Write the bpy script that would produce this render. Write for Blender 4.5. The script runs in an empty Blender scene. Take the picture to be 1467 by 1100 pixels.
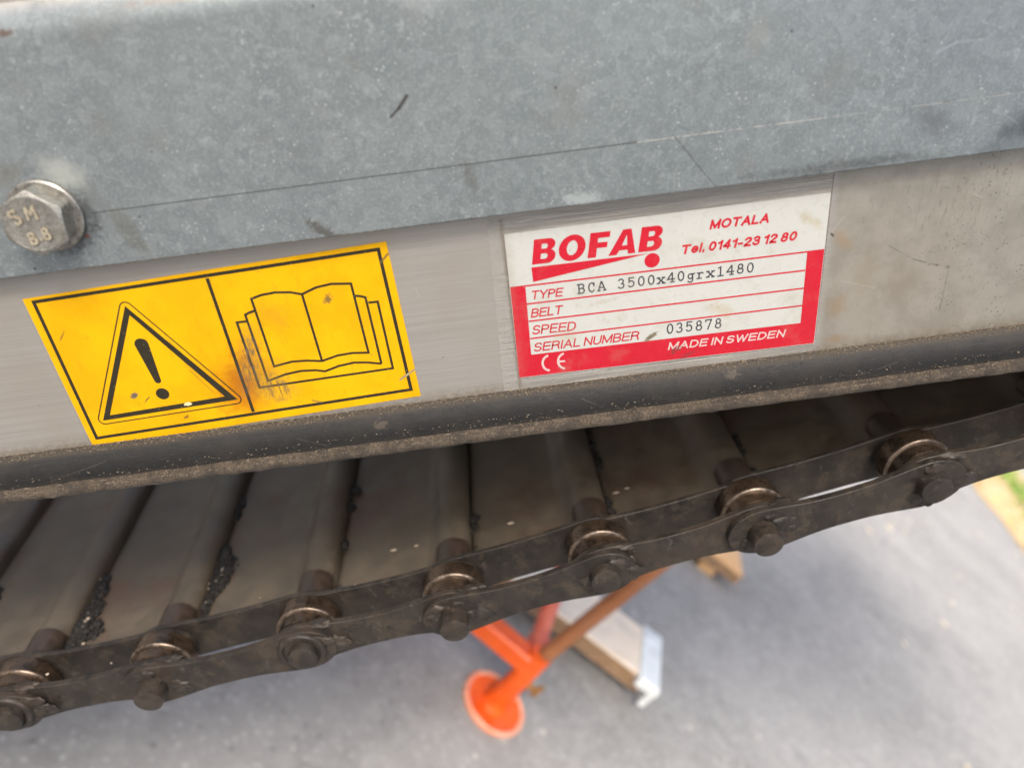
import bpy, bmesh, math, random, json
import numpy as np
from mathutils import Vector, Matrix, noise
from mathutils.geometry import tessellate_polygon

rnd = random.Random(7)
S = bpy.context.scene
COL = S.collection
MM = 0.001

# ------------------------------------------------------------------ camera
INCL = math.radians(41)                      # the conveyor climbs to the right
CONV = Matrix(((math.cos(INCL), 0, -math.sin(INCL)), (0, 1, 0), (math.sin(INCL), 0, math.cos(INCL))))
GROUND = -0.569
cam_in_frame = Matrix(((0.99166124, 0.12861846, -0.00807979),
                       (-0.07352819, 0.51319132, -0.85511886),
                       (-0.1058376, 0.84858232, 0.51836902)))
cd = bpy.data.cameras.new('camera'); cam = bpy.data.objects.new('camera', cd); COL.objects.link(cam)
loc = CONV @ (Vector((-1.69675577, -179.57496147, 108.85749506)) * MM)
cam.matrix_world = Matrix.Translation(loc) @ (CONV @ cam_in_frame).to_4x4()
cd.sensor_width = 36; cd.lens = 36 * 1102 / 1467
cd.clip_start = 0.01; cd.clip_end = 500
cd.dof.use_dof = True; cd.dof.focus_distance = 0.212; cd.dof.aperture_fstop = 10.0
S.camera = cam

# ------------------------------------------------------------------ sky, sun, exposure
SUN = Vector((-0.45, -0.66, 1.0)).normalized()
w = bpy.data.worlds.new('World'); S.world = w; w.use_nodes = True
wn = w.node_tree.nodes; sky = wn.new('ShaderNodeTexSky'); sky.sky_type = 'NISHITA'; sky.sun_disc = False
sky.sun_elevation = math.asin(SUN.z); sky.sun_rotation = math.atan2(SUN.x, SUN.y)
sky.air_density = 1.0; sky.dust_density = 6.0; sky.ozone_density = 0.6
bg = [n for n in wn if n.type == 'BACKGROUND'][0]; bg.inputs[1].default_value = 0.12
w.node_tree.links.new(sky.outputs[0], bg.inputs[0])
sl = bpy.data.lights.new('sun', 'SUN'); sl.energy = 1.4; sl.angle = math.radians(17); sl.color = (1.0, 0.95, 0.88)
so = bpy.data.objects.new('sun', sl); COL.objects.link(so)
so.rotation_euler = (-SUN).to_track_quat('-Z', 'Y').to_euler(); so.location = (-1, -1, 2)
S.view_settings.view_transform = 'Standard'; S.view_settings.look = 'None'
S.view_settings.gamma = 1.0; S.view_settings.exposure = 1.3

# overall reflectance trim of each material
TONE = {'galvanised_steel': 0.585, 'brushed_aluminium': 0.585, 'yellow_sticker_film': 0.585, 'nameplate_white': 0.54, 'nameplate_red': 0.52,
        'nameplate_lettering': 0.52, 'nameplate_pale': 0.55, 'clear_film': 1.0, 'greasy_chain_steel': 0.36, 'bronzed_roller_steel': 0.42,
        'worn_pin_steel': 0.36, 'rod_steel': 0.42, 'brown_belt': 0.47, 'caked_grease': 0.36, 'dusty_black_rubber': 0.19, 'dusty_worn_edge': 0.27, 'dry_grit': 0.36,
        'zinc_plated_bolt': 0.50, 'zinc_washer': 0.46, 'worn_raised_mark': 0.85, 'asphalt': 1.38, 'orange_paint': 0.88}
# ------------------------------------------------------------------ node helper
class NT:
    def __init__(s, name, rough=0.5, metal=0.0, spec=0.5, coat=0.0):
        s.m = bpy.data.materials.new(name); s.m.use_nodes = True
        s.t = s.m.node_tree; s.b = s.t.nodes['Principled BSDF']
        s.b.inputs['Roughness'].default_value = rough; s.b.inputs['Metallic'].default_value = metal
        s.b.inputs['Specular IOR Level'].default_value = spec; s.b.inputs['Coat Weight'].default_value = coat
        s.b.inputs['Coat Roughness'].default_value = 0.25
        tc = s.n('ShaderNodeTexCoord')
        vm = s.n('ShaderNodeVectorMath'); vm.operation = 'SCALE'; vm.inputs['Scale'].default_value = 1000.0
        s.l(tc.outputs['Object'], vm.inputs[0]); s.co = vm.outputs[0]      # millimetres
        s._xz = None; s.name = name
    def n(s, t): return s.t.nodes.new(t)
    def l(s, a, b): s.t.links.new(a, b)
    def put(s, sock, v):
        if hasattr(v, 'is_linked') or hasattr(v, 'links'): s.l(v, sock)
        else:
            if isinstance(v, tuple) and len(v) == 3 and sock.type == 'RGBA': v = v + (1,)
            sock.default_value = v
    def math(s, op, a, b=0.0, c=None, clamp=False):
        n = s.n('ShaderNodeMath'); n.operation = op; n.use_clamp = clamp
        s.put(n.inputs[0], a); s.put(n.inputs[1], b)
        if c is not None: s.put(n.inputs[2], c)
        return n.outputs[0]
    def xyz(s):
        if not s._xz:
            n = s.n('ShaderNodeSeparateXYZ'); s.l(s.co, n.inputs[0]); s._xz = n.outputs
        return s._xz
    def map(s, scale, loc=(0, 0, 0), rot=(0, 0, 0), src=None):
        n = s.n('ShaderNodeMapping'); n.inputs['Scale'].default_value = scale; n.inputs['Location'].default_value = loc
        n.inputs['Rotation'].default_value = rot
        s.l(src or s.co, n.inputs[0]); return n.outputs[0]
    def noise(s, scale, detail=3, rough=0.55, vec=None, dist=0.0):
        n = s.n('ShaderNodeTexNoise'); n.inputs['Scale'].default_value = scale; n.inputs['Detail'].default_value = detail
        n.inputs['Roughness'].default_value = rough; n.inputs['Distortion'].default_value = dist
        s.l(vec or s.co, n.inputs['Vector']); return n.outputs['Fac']
    def vor(s, scale, feat='F1', out='Distance', vec=None, rand=1.0):
        n = s.n('ShaderNodeTexVoronoi'); n.inputs['Scale'].default_value = scale; n.feature = feat
        n.inputs['Randomness'].default_value = rand
        s.l(vec or s.co, n.inputs['Vector']); return n.outputs[out]
    def ramp(s, v, lo, hi, a=0.0, b=1.0):
        n = s.n('ShaderNodeMapRange'); n.interpolation_type = 'SMOOTHSTEP'
        s.put(n.inputs[0], v); n.inputs[1].default_value = lo; n.inputs[2].default_value = hi
        n.inputs[3].default_value = a; n.inputs[4].default_value = b; return n.outputs[0]
    def mix(s, f, a, b, mode='MIX'):
        n = s.n('ShaderNodeMix'); n.data_type = 'RGBA'; n.blend_type = mode
        s.put(n.inputs[0], f); s.put(n.inputs[6], a); s.put(n.inputs[7], b); return n.outputs[2]
    def blob(s, x, z, rx, rz, ang=0.0, soft=0.5, rag=0.35, scale=0.5):
        """soft-edged stain or painted shadow on the plate, ragged by noise"""
        v = s.map((1, 1, 1), (-x, 0, -z)); v = s.map((1, 0, 1), (0, 0, 0), (0, math.radians(ang), 0), v)
        v = s.map((1 / rx, 0, 1 / rz), src=v)
        ln = s.n('ShaderNodeVectorMath'); ln.operation = 'LENGTH'; s.l(v, ln.inputs[0])
        d = s.math('ADD', ln.outputs['Value'], s.math('MULTIPLY', s.math('SUBTRACT', s.noise(scale, 4, 0.65), 0.5), rag * 4))
        return s.ramp(d, 1 - soft, 1 + soft * 0.3, 1, 0)
    def seg(s, x1, z1, x2, z2, wd, brk=0.0):
        """thin scratch between two points of the plate"""
        L = math.hypot(x2 - x1, z2 - z1); a = math.atan2(z2 - z1, x2 - x1)
        X, _, Z = s.xyz()
        dx = s.math('SUBTRACT', X, x1); dz = s.math('SUBTRACT', Z, z1)
        u = s.math('ADD', s.math('MULTIPLY', dx, math.cos(a)), s.math('MULTIPLY', dz, math.sin(a)))
        v = s.math('ADD', s.math('MULTIPLY', dx, -math.sin(a)), s.math('MULTIPLY', dz, math.cos(a)))
        uc = s.math('MINIMUM', s.math('MAXIMUM', u, 0.0), L)
        du = s.math('SUBTRACT', u, uc)
        d = s.math('SQRT', s.math('ADD', s.math('MULTIPLY', du, du), s.math('MULTIPLY', v, v)))
        r = s.ramp(d, wd * 0.3, wd, 1, 0)
        if brk: r = s.math('MULTIPLY', r, s.ramp(s.noise(0.25, 3, 0.7), brk - 0.08, brk + 0.08))
        return r
    def col(s, v):
        k = TONE.get(s.name)
        if k: v = s.mix(1.0, v, (k, k, k), 'MULTIPLY')
        s.put(s.b.inputs['Base Color'], v); return s
    def rough(s, v): s.put(s.b.inputs['Roughness'], v); return s
    def bump(s, h, strength=0.3, dist=0.0002):
        n = s.n('ShaderNodeBump'); n.inputs['Strength'].default_value = strength; n.inputs['Distance'].default_value = dist
        s.put(n.inputs['Height'], h); s.l(n.outputs[0], s.b.inputs['Normal']); return s

def mix3(a, b, f): return tuple(a[i] * (1 - f) + b[i] * f for i in range(3))

# ------------------------------------------------------------------ materials
def m_galv():
    t = NT('galvanised_steel', metal=0.45)
    big = t.noise(0.03, 5, 0.65); mid = t.noise(0.22, 6, 0.7); fine = t.noise(1.3, 4, 0.8)
    c = t.mix(t.ramp(big, 0.3, 0.7), (0.215, 0.240, 0.250), (0.260, 0.286, 0.293))
    c = t.mix(t.ramp(mid, 0.40, 0.66, 0, 0.20), c, (0.34, 0.37, 0.37))
    sp = t.n('ShaderNodeTexVoronoi'); sp.inputs['Scale'].default_value = 0.42; t.l(t.co, sp.inputs['Vector'])
    cell = t.n('ShaderNodeSeparateColor'); t.l(sp.outputs['Color'], cell.inputs[0])
    c = t.mix(t.math('MULTIPLY', t.math('SUBTRACT', cell.outputs[0], 0.35, clamp=True), 0.34), c, (0.46, 0.50, 0.51))
    patch = t.math('MULTIPLY', t.ramp(t.noise(0.45, 4, 0.75, t.map((1, 1, 1), (12, 0, 70))), 0.54, 0.66), t.ramp(t.noise(0.06, 3, 0.6, t.map((1, 1, 1), (2, 0, 31))), 0.42, 0.6))
    c = t.mix(t.math('MULTIPLY', patch, 0.5), c, (0.48, 0.52, 0.52))
    c = t.mix(t.ramp(fine, 0.46, 0.70, 0, 0.50), c, (0.47, 0.50, 0.50))
    c = t.mix(t.ramp(t.noise(0.07, 4, 0.7, t.map((1, 1, 1), (60, 0, 9))), 0.56, 0.74, 0, 0.30), c, (0.26, 0.235, 0.21))
    # pale flecks and dark specks, each with its own density
    fl = t.math('MULTIPLY', t.ramp(t.vor(0.75), 0.10, 0.26, 1, 0), t.ramp(t.noise(0.13, 3, 0.7), 0.50, 0.62))
    c = t.mix(t.math('MULTIPLY', fl, 0.6), c, (0.66, 0.69, 0.68))
    fl2 = t.math('MULTIPLY', t.ramp(t.vor(0.28, vec=t.map((1, 1, 1), (31, 0, 5))), 0.02, 0.07, 1, 0), 0.8)
    c = t.mix(fl2, c, (0.60, 0.62, 0.61))
    ds = t.ramp(t.vor(0.11, vec=t.map((1, 1, 1), (3, 0, 45))), 0.02, 0.055, 1, 0)
    c = t.mix(t.math('MULTIPLY', ds, 0.8), c, (0.05, 0.045, 0.04))
    # stains where the sheet has them, with the bolt's shadow painted among them
    def st(v, f, colr):
        nonlocal c
        c = t.mix(t.math('MULTIPLY', v, f), c, colr)
    st(t.blob(-83, 56.5, 2.6, 7.5, 18, 0.5, 0.25, 0.3), 0.36, (0.15, 0.13, 0.09))
    st(t.blob(-88, 66, 2.2, 4.0, 25, 0.7, 0.25, 0.3), 0.22, (0.16, 0.14, 0.10))
    st(t.blob(-39.5, 50.8, 5.5, 1.5, -40, 0.7, 0.7, 1.2), 0.65, (0.10, 0.08, 0.06))
    st(t.blob(-3.6, 59, 1.6, 4.5, 10, 0.6, 0.5, 0.9), 0.38, (0.12, 0.10, 0.08))
    st(t.blob(62, 81, 4, 5, 0, 0.8, 0.4, 0.4), 0.25, (0.40, 0.36, 0.30))
    st(t.blob(21.5, 50.4, 5.2, 1.7, -5, 0.5, 0.7, 1.0), 0.55, (0.62, 0.66, 0.65))
    st(t.blob(-92.5, 71, 6.0, 4.0, -30, 0.9, 0.3, 0.5), 0.60, (0.66, 0.66, 0.60))
    st(t.blob(-104, 72, 5.0, 2.4, 20, 0.8, 0.3, 0.4), 0.35, (0.22, 0.17, 0.11))
    st(t.blob(-95, 56.5, 6.5, 4.0, 30, 0.8, 0.5, 0.9), 0.75, (0.05, 0.05, 0.055))  # soft shadow below the bolt, painted into the sheet colour
    st(t.blob(-90.4, 62, 2.2, 6, 12, 0.7, 0.5, 0.9), 0.55, (0.06, 0.06, 0.065))  # the same painted bolt shadow, beside the washer
    st(t.blob(-92.6, 56.4, 0.55, 0.45, 0, 0.4, 0.2, 1), 0.9, (0.22, 0.06, 0.02))
    st(t.blob(131, 56.0, 15, 5.5, 25, 1.0, 0.3, 0.15), 0.75, (0.025, 0.030, 0.045))
    st(t.blob(85, 50.3, 26, 1.6, 0, 0.9, 0.6, 0.5), 0.5, (0.07, 0.065, 0.06))
    st(t.blob(103, 58, 8, 4, -20, 0.9, 0.6, 0.4), 0.35, (0.10, 0.09, 0.11))
    st(t.blob(-92.5, 99.3, 2.0, 0.8, 0, 0.6, 0.5, 0.8), 0.8, (0.15, 0.08, 0.06))
    st(t.blob(-55, 101.5, 16, 1.0, 0, 0.6, 0.7, 0.6), 0.3, (0.35, 0.22, 0.16))
    st(t.blob(-7, 97, 9, 4, 0, 0.8, 0.4, 0.3), 0.30, (0.6, 0.62, 0.62))
    st(t.seg(-89.5, 61.5, 35, 61.8, 0.22), 0.75, (0.07, 0.06, 0.05))
    st(t.seg(35, 61.8, 124, 62.0, 0.22, 0.47), 0.7, (0.62, 0.60, 0.55))
    st(t.seg(80, 61.9, 124, 62.1, 0.22, 0.53), 0.8, (0.06, 0.05, 0.05))
    st(t.seg(-19.1, 74.0, -17.0, 75.6, 0.40), 0.85, (0.05, 0.04, 0.035))
    st(t.seg(-17.0, 75.6, -14.9, 77.9, 0.55), 0.85, (0.05, 0.04, 0.035))
    st(t.seg(43.3, 62.4, 50, 53.5, 0.3, 0.4), 0.5, (0.08, 0.07, 0.07))
    st(t.seg(50, 53.5, 54.5, 47.8, 0.25), 0.40, (0.08, 0.07, 0.07))
    st(t.seg(102, 73, 106, 74.6, 0.5), 0.22, (0.65, 0.68, 0.68))
    st(t.seg(106, 74.6, 113, 74.4, 0.4), 0.16, (0.65, 0.68, 0.68))
    R = random.Random(5)
    for i in range(15):
        x = R.uniform(-112, 130); z = R.uniform(50, 96); a = R.gauss(-0.9, 0.7); L = R.choice((3, 5, 8, 14))
        st(t.seg(x, z, x + L * math.cos(a), z + L * math.sin(a), R.uniform(0.08, 0.16)), R.uniform(0.12, 0.35),
           (0.62, 0.64, 0.62) if R.random() < 0.6 else (0.08, 0.075, 0.07))
    # wear at the cut edge, sky brightness painted pale on the top flange
    Z = t.xyz()[2]
    c = t.mix(t.math('MULTIPLY', t.ramp(Z, 101.5, 105, 0, 0.85), t.ramp(t.noise(0.12, 4, 0.7), 0.3, 0.5, 0.5, 1)), c, (0.74, 0.68, 0.63))
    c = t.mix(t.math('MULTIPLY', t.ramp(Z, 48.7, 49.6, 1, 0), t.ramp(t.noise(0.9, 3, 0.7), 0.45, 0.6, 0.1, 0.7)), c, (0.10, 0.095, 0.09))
    c = t.mix(1.0, c, (0.95, 1.0, 1.02), 'MULTIPLY')
    t.col(c).rough(t.ramp(mid, 0.3, 0.7, 0.50, 0.38))
    t.bump(t.math('ADD', t.math('MULTIPLY', mid, 0.4), fine), 0.10, 0.00015)
    return t.m

def m_alu():
    t = NT('brushed_aluminium', metal=0.4)
    br = t.noise(1, 4, 0.7, t.map((0.02, 1, 3.2)))
    br2 = t.noise(1, 3, 0.7, t.map((0.05, 1, 0.9), (9, 0, 3)))
    big = t.noise(0.03, 4, 0.6)
    c = t.mix(t.ramp(br, 0.3, 0.7), (0.385, 0.372, 0.345), (0.475, 0.460, 0.428))
    c = t.mix(t.ramp(br2, 0.5, 0.7, 0, 0.3), c, (0.53, 0.50, 0.46))
    c = t.mix(t.ramp(big, 0.4, 0.62, 0, 0.35), c, (0.40, 0.355, 0.29))
    X, _, Z = t.xyz()
    right = t.ramp(X, 83.9, 86, 0, 1)
    rn = t.noise(0.09, 5, 0.7)
    c = t.mix(t.math('MULTIPLY', right, 0.70), c, t.mix(t.ramp(rn, 0.36, 0.62), (0.31, 0.290, 0.237), (0.41, 0.388, 0.328)))
    def st(v, f, colr):
        nonlocal c
        c = t.mix(t.math('MULTIPLY', v, f), c, colr)
    # scuffs running up to the right
    sc = t.noise(1, 5, 0.75, t.map((1.1, 1, 0.16), (0, 0, 0), (0, math.radians(38), 0)))
    st(t.math('MULTIPLY', t.ramp(sc, 0.54, 0.68), t.blob(116, 38, 22, 14, 0, 0.9, 0.3, 0.1)), 0.65, (0.14, 0.125, 0.115))
    st(t.math('MULTIPLY', t.ramp(sc, 0.60, 0.68), right), 0.4, (0.16, 0.14, 0.12))
    st(t.blob(88, 29.5, 4.5, 1.8, -50, 0.8, 0.4, 0.4), 0.40, (0.42, 0.27, 0.12))
    st(t.blob(95, 19, 4, 7, 0, 0.9, 0.4, 0.3), 0.35, (0.33, 0.26, 0.16))
    st(t.blob(88.5, 11.2, 3.4, 3.6, 0, 0.9, 0.5, 0.4), 0.50, (0.38, 0.25, 0.13))
    st(t.blob(89.5, 1, 3.5, 1.6, 0, 0.9, 0.5, 0.5), 0.50, (0.38, 0.23, 0.11))
    st(t.blob(105, 15.5, 5.5, 7, 10, 0.6, 0.3, 0.3), 0.30, (0.30, 0.25, 0.19))
    st(t.blob(84.9, 31.5, 1.0, 0.35, -45, 0.5, 0.5, 2), 0.9, (0.07, 0.06, 0.05))
    for a, b_, wd in (((99.5, 27), (107.6, 21.7), 0.3), ((107.6, 21.7), (114, 19.3), 0.45), ((114, 19.3), (117.4, 18.2), 0.7),
                      ((117.4, 18.2), (117.2, 5.6), 0.22), ((126.5, 19.0), (131, 23), 0.35)):
        st(t.seg(*a, *b_, wd * 0.8, 0.5), 0.55, (0.12, 0.11, 0.11))
    pits = t.math('MULTIPLY', t.ramp(t.vor(0.9), 0.10, 0.30, 1, 0), t.ramp(t.noise(0.14, 3, 0.6), 0.46, 0.60))
    st(t.math('MULTIPLY', pits, t.ramp(X, 100, 125)), 0.8, (0.11, 0.105, 0.10))
    st(t.ramp(t.vor(0.16, vec=t.map((1, 1, 1), (7, 0, 21))), 0.02, 0.06, 1, 0), 0.6, (0.14, 0.11, 0.08))
    # grime along the rubber
    st(t.math('MULTIPLY', t.ramp(Z, -2.4, 2.5, 1, 0), t.ramp(t.noise(0.5, 4, 0.75), 0.35, 0.62, 0.15, 1)), 0.65, (0.24, 0.19, 0.13))
    R = random.Random(11)
    for i in range(16):
        x = R.uniform(-112, 130); z = R.uniform(2, 44); a = R.gauss(-0.7, 0.6); L = R.choice((3, 6, 10))
        st(t.seg(x, z, x + L * math.cos(a), z + L * math.sin(a), R.uniform(0.1, 0.2)), R.uniform(0.2, 0.45),
           (0.68, 0.66, 0.6) if R.random() < 0.6 else (0.12, 0.11, 0.1))
    t.col(c).rough(t.ramp(br, 0.3, 0.7, 0.38, 0.5)); t.bump(br, 0.12, 0.0001)
    return t.m

def m_yellow(ink=False):
    t = NT('black_sticker_ink' if ink else 'yellow_sticker_film', rough=0.4, spec=0.15)
    if ink:
        c = t.mix(t.noise(0.6, 4, 0.7), (0.014, 0.012, 0.007), (0.030, 0.026, 0.016)); k = 0.55
    else:
        c = t.mix(t.ramp(t.noise(0.06, 4, 0.6), 0.35, 0.65), (0.85, 0.44, 0.0), (0.94, 0.52, 0.001)); k = 1.0
        c = t.mix(t.ramp(t.noise(0.35, 4, 0.7), 0.56, 0.74, 0, 0.4), c, (0.62, 0.33, 0.003))
        ax = t.noise(1, 5, 0.75, t.map((1.0, 1, 0.12), (4, 0, 0), (0, math.radians(-40), 0)))
        c = t.mix(t.ramp(ax, 0.57, 0.70, 0, 0.35), c, (0.50, 0.27, 0.01))
    def st(v, f, colr):
        nonlocal c
        c = t.mix(t.math('MULTIPLY', v, f * k), c, colr)
    if not ink:
        st(t.blob(-71.5, 12, 6.5, 12, -28, 1.0, 0.4, 0.25), 0.95, (0.50, 0.17, 0.006))
        st(t.blob(-58, 29, 6, 4, -30, 1.0, 0.5, 0.4), 0.35, (0.45, 0.24, 0.02))
        st(t.blob(-71, 6, 5, 5, 0, 1.0, 0.4, 0.3), 0.7, (0.60, 0.20, 0.004))
        st(t.blob(-84, 22, 0.6, 9, 18, 0.9, 0.4, 0.3), 0.35, (0.40, 0.22, 0.02))
    st(t.blob(-64.5, 11, 5.5, 8.5, -28, 1.0, 0.4, 0.35), 0.38, (0.30, 0.17, 0.04))
    stre = t.ramp(t.noise(1, 5, 0.8, t.map((2.2, 1, 0.25), (0, 0, 0), (0, math.radians(-28), 0))), 0.40, 0.62)
    st(t.math('MULTIPLY', stre, t.blob(-67.3, 17.0, 3.2, 11.0, -18, 1.0, 0.4, 0.4)), 1.25, (0.14, 0.11, 0.08))
    st(t.math('MULTIPLY', stre, t.blob(-62.3, 8.0, 5.5, 5.0, -20, 0.9, 0.5, 0.5)), 1.0, (0.17, 0.12, 0.07))
    st(t.blob(-43.2, 31.7, 1.1, 1.5, -30, 0.7, 0.7, 1.5), 0.8, (0.12, 0.09, 0.05))
    st(t.blob(-99.3, 11.5, 1.3, 0.8, 35, 0.4, 0.5, 1.6), 0.95, (0.13, 0.12, 0.11))
    st(t.blob(-96.5, 9.9, 1.3, 0.25, 40, 0.5, 0.6, 1.6), 0.8, (0.15, 0.10, 0.03))
    st(t.blob(-86.7, 6.9, 1.1, 0.55, 5, 0.4, 0.5, 1.6), 1.8 if ink else 0.9, (0.62, 0.58, 0.30))
    st(t.blob(-88.3, 3.0, 1.0, 0.5, 30, 0.6, 0.6, 1.6), 0.8, (0.13, 0.09, 0.03))
    st(t.blob(-110.5, 31, 1.8, 0.3, 50, 0.6, 0.6, 1.6), 0.7, (0.16, 0.10, 0.03))
    st(t.seg(-29.6, 6.0, -25.4, 8.4, 0.45), 1.5 if ink else 0.9, (0.35, 0.30, 0.16))
    st(t.seg(-28.4, 39.5, -26.2, 41.5, 0.45, 0.4), 0.8, (0.16, 0.12, 0.05))
    st(t.seg(-83, 17, -79.0, 9.5, 0.25, 0.45), 0.5, (0.2, 0.13, 0.03))
    st(t.seg(-54, 3.0, -52, 2.2, 0.4, 0.3), 0.7, (0.2, 0.15, 0.05))
    sp = t.ramp(t.vor(0.22, vec=t.map((1, 1, 1), (17, 0, 9))), 0.02, 0.07, 1, 0)
    st(sp, 0.7, (0.20, 0.12, 0.03))
    if ink:
        c = t.mix(t.ramp(t.vor(0.55), 0.03, 0.11, 0.55, 0), c, (0.32, 0.26, 0.10))
    t.col(c).rough(t.ramp(t.noise(0.3, 3), 0.3, 0.7, 0.32, 0.5)); t.bump(t.noise(0.5, 3), 0.05, 0.0001)
    return t.m

def m_plate(kind):
    base = {'white': ((0.62, 0.635, 0.60), (0.69, 0.705, 0.675)), 'red': ((0.64, 0.006, 0.026), (0.72, 0.011, 0.040)),
            'lettering': ((0.60, 0.03, 0.045), (0.70, 0.04, 0.06)), 'ink': ((0.016, 0.018, 0.024), (0.034, 0.037, 0.045)),
            'pale': ((0.72, 0.55, 0.52), (0.78, 0.62, 0.60))}[kind]
    t = NT('nameplate_' + kind, rough=0.34, spec=0.35)
    c = t.mix(t.noise(0.15, 3), *base)
    k = {'white': 1.0, 'red': 0.35, 'lettering': 0.5, 'ink': 0.3, 'pale': 0.6}[kind]
    def st(v, f, colr):
        nonlocal c
        c = t.mix(t.math('MULTIPLY', v, f * k), c, colr)
    X, _, Z = t.xyz()
    st(t.ramp(t.noise(0.11, 5, 0.65), 0.52, 0.74), 0.42, (0.44, 0.42, 0.30))
    st(t.math('MULTIPLY', t.ramp(X, 2.2, 5.5, 1, 0), t.ramp(t.noise(0.5, 3), 0.3, 0.7, 0.4, 1)), 0.45, (0.40, 0.36, 0.26))
    st(t.math('MULTIPLY', t.ramp(Z, 42.6, 39.5, 0, 1), 0.0), 0, (0, 0, 0))
    st(t.blob(57, 14.5, 5, 2.2, -25, 1.0, 0.5, 0.4), 0.45, (0.52, 0.44, 0.25))
    st(t.blob(79, 36, 4.5, 1.4, -35, 0.9, 0.5, 0.5), 0.5, (0.50, 0.43, 0.26))
    st(t.blob(16, 12.5, 4, 3, 0, 1.0, 0.5, 0.5), 0.4, (0.50, 0.44, 0.30))
    st(t.blob(26, 21.3, 5, 0.9, 10, 1.0, 0.6, 0.7), 0.35, (0.45, 0.40, 0.28))
    if kind != 'ink':
        k = 1.0
        st(t.blob(45, 4.3, 2.2, 0.9, 30, 0.8, 0.8, 1.6), 0.7, (0.10, 0.06, 0.05))
        st(t.blob(48.5, 2.2, 3.0, 0.8, 20, 0.8, 0.9, 1.4), 0.5, (0.22, 0.05, 0.05))
        st(t.blob(38.3, 9.2, 2.3, 0.7, 32, 0.35, 0.4, 1.8), 0.9, (0.23, 0.19, 0.12))
        st(t.math('MULTIPLY', t.blob(38.3, 9.2, 1.9, 0.5, 32, 0.5, 0.5, 2.5), t.ramp(t.noise(2.5, 3), 0.45, 0.6)), 0.8, (0.10, 0.08, 0.06))
        st(t.ramp(t.vor(0.16, vec=t.map((1, 1, 1), (2, 0, 14))), 0.015, 0.05, 1, 0), 0.6, (0.25, 0.2, 0.15))
    if kind == 'ink':
        c = t.mix(t.ramp(t.noise(2.4, 4, 0.8), 0.58, 0.80, 0, 0.35), c, (0.42, 0.43, 0.40))
    if kind in ('red', 'lettering', 'pale'):
        c = t.mix(t.ramp(t.noise(1.8, 3, 0.8), 0.62, 0.8, 0, 0.3), c, (0.68, 0.40, 0.36))
    t.col(c).rough(t.ramp(t.noise(0.4, 3), 0.3, 0.7, 0.24, 0.4)); t.bump(t.noise(0.25, 3), 0.06, 0.0002)
    return t.m

def m_tape():
    t = NT('clear_film', rough=0.22, spec=0.5)
    c = t.mix(t.noise(0.5, 4, 0.7), (0.60, 0.58, 0.53), (0.70, 0.69, 0.65))
    t.col(c)
    a = t.ramp(t.noise(1, 4, 0.7, t.map((0.03, 1, 2.6))), 0.35, 0.7, 0.12, 0.42)
    X, _, Z = t.xyz()
    edge = t.math('MAXIMUM', t.ramp(X, 83.3, 83.7, 0, 0.75), t.ramp(Z, 46.4, 46.9, 0, 0.1))
    edge = t.math('MAXIMUM', edge, 0.0)
    a = t.math('MAXIMUM', a, edge)
    c = t.mix(t.ramp(X, 83.35, 83.6, 0, 0.9), c, (0.12, 0.10, 0.085))
    c = t.mix(t.math('MULTIPLY', t.ramp(X, 1.2, 2.4, 0, 1), t.ramp(X, 3, 2.0, 0, 1)), c, (0.36, 0.30, 0.22))
    t.put(t.b.inputs['Alpha'], a); t.col(c)
    t.bump(t.noise(0.8, 3), 0.15, 0.0002)
    return t.m

def m_rubber():
    t = NT('dusty_black_rubber', rough=0.6, spec=0.3)
    c = t.mix(t.noise(1, 4, 0.7, t.map((0.3, 1, 1.6))), (0.026, 0.028, 0.030), (0.062, 0.064, 0.066))
    X, Y, Z = t.xyz()
    gr = t.noise(2.2, 4, 0.8); gl = t.noise(0.12, 3, 0.6)
    dust = t.math('MULTIPLY', t.ramp(Z, -3.8, -2.3, 0, 1.0), t.ramp(gr, 0.38, 0.60))
    c = t.mix(dust, c, t.mix(t.noise(1.5, 3), (0.20, 0.15, 0.095), (0.34, 0.28, 0.20)))
    c = t.mix(t.math('MULTIPLY', t.ramp(gl, 0.45, 0.65, 0.05, 0.45), t.ramp(gr, 0.42, 0.6)), c, (0.17, 0.14, 0.105))
    c = t.mix(t.math('MULTIPLY', t.ramp(t.vor(0.8), 0.04, 0.13, 0.7, 0), t.ramp(t.noise(0.07, 3, 0.6), 0.4, 0.6, 0.2, 1)), c, (0.36, 0.31, 0.24))
    rub = t.ramp(t.noise(1, 5, 0.8, t.map((0.10, 1, 1.3), (3, 0, 3), (0, math.radians(-6), 0))), 0.56, 0.68)
    c = t.mix(t.math('MULTIPLY', rub, 0.5), c, (0.15, 0.14, 0.13))
    for x1, z1, x2, z2 in ((-128, -9, -112, -5.5), (-60, -6, -52, -9.5), (18, -5, 24, -8.5), (95, -9, 108, -6)):
        c = t.mix(t.math('MULTIPLY', t.seg(x1, z1, x2, z2, 0.2, 0.45), 0.6), c, (0.26, 0.23, 0.2))
    c = t.mix(t.math('MULTIPLY', t.ramp(Z, -10.4, -8.8, 0.6, 0), t.ramp(gr, 0.42, 0.58)), c, (0.20, 0.16, 0.12))
    for x, z in ((-37, -5.5), (60, -4.2)):
        c = t.mix(t.math('MULTIPLY', t.blob(x, z, 2.2, 1.4, 0, 0.7, 0.9, 1.0), 0.6), c, (0.33, 0.27, 0.2))
    t.col(c).rough(t.ramp(gr, 0.3, 0.7, 0.5, 0.85)); t.bump(gr, 0.35, 0.0003)
    return t.m

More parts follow.
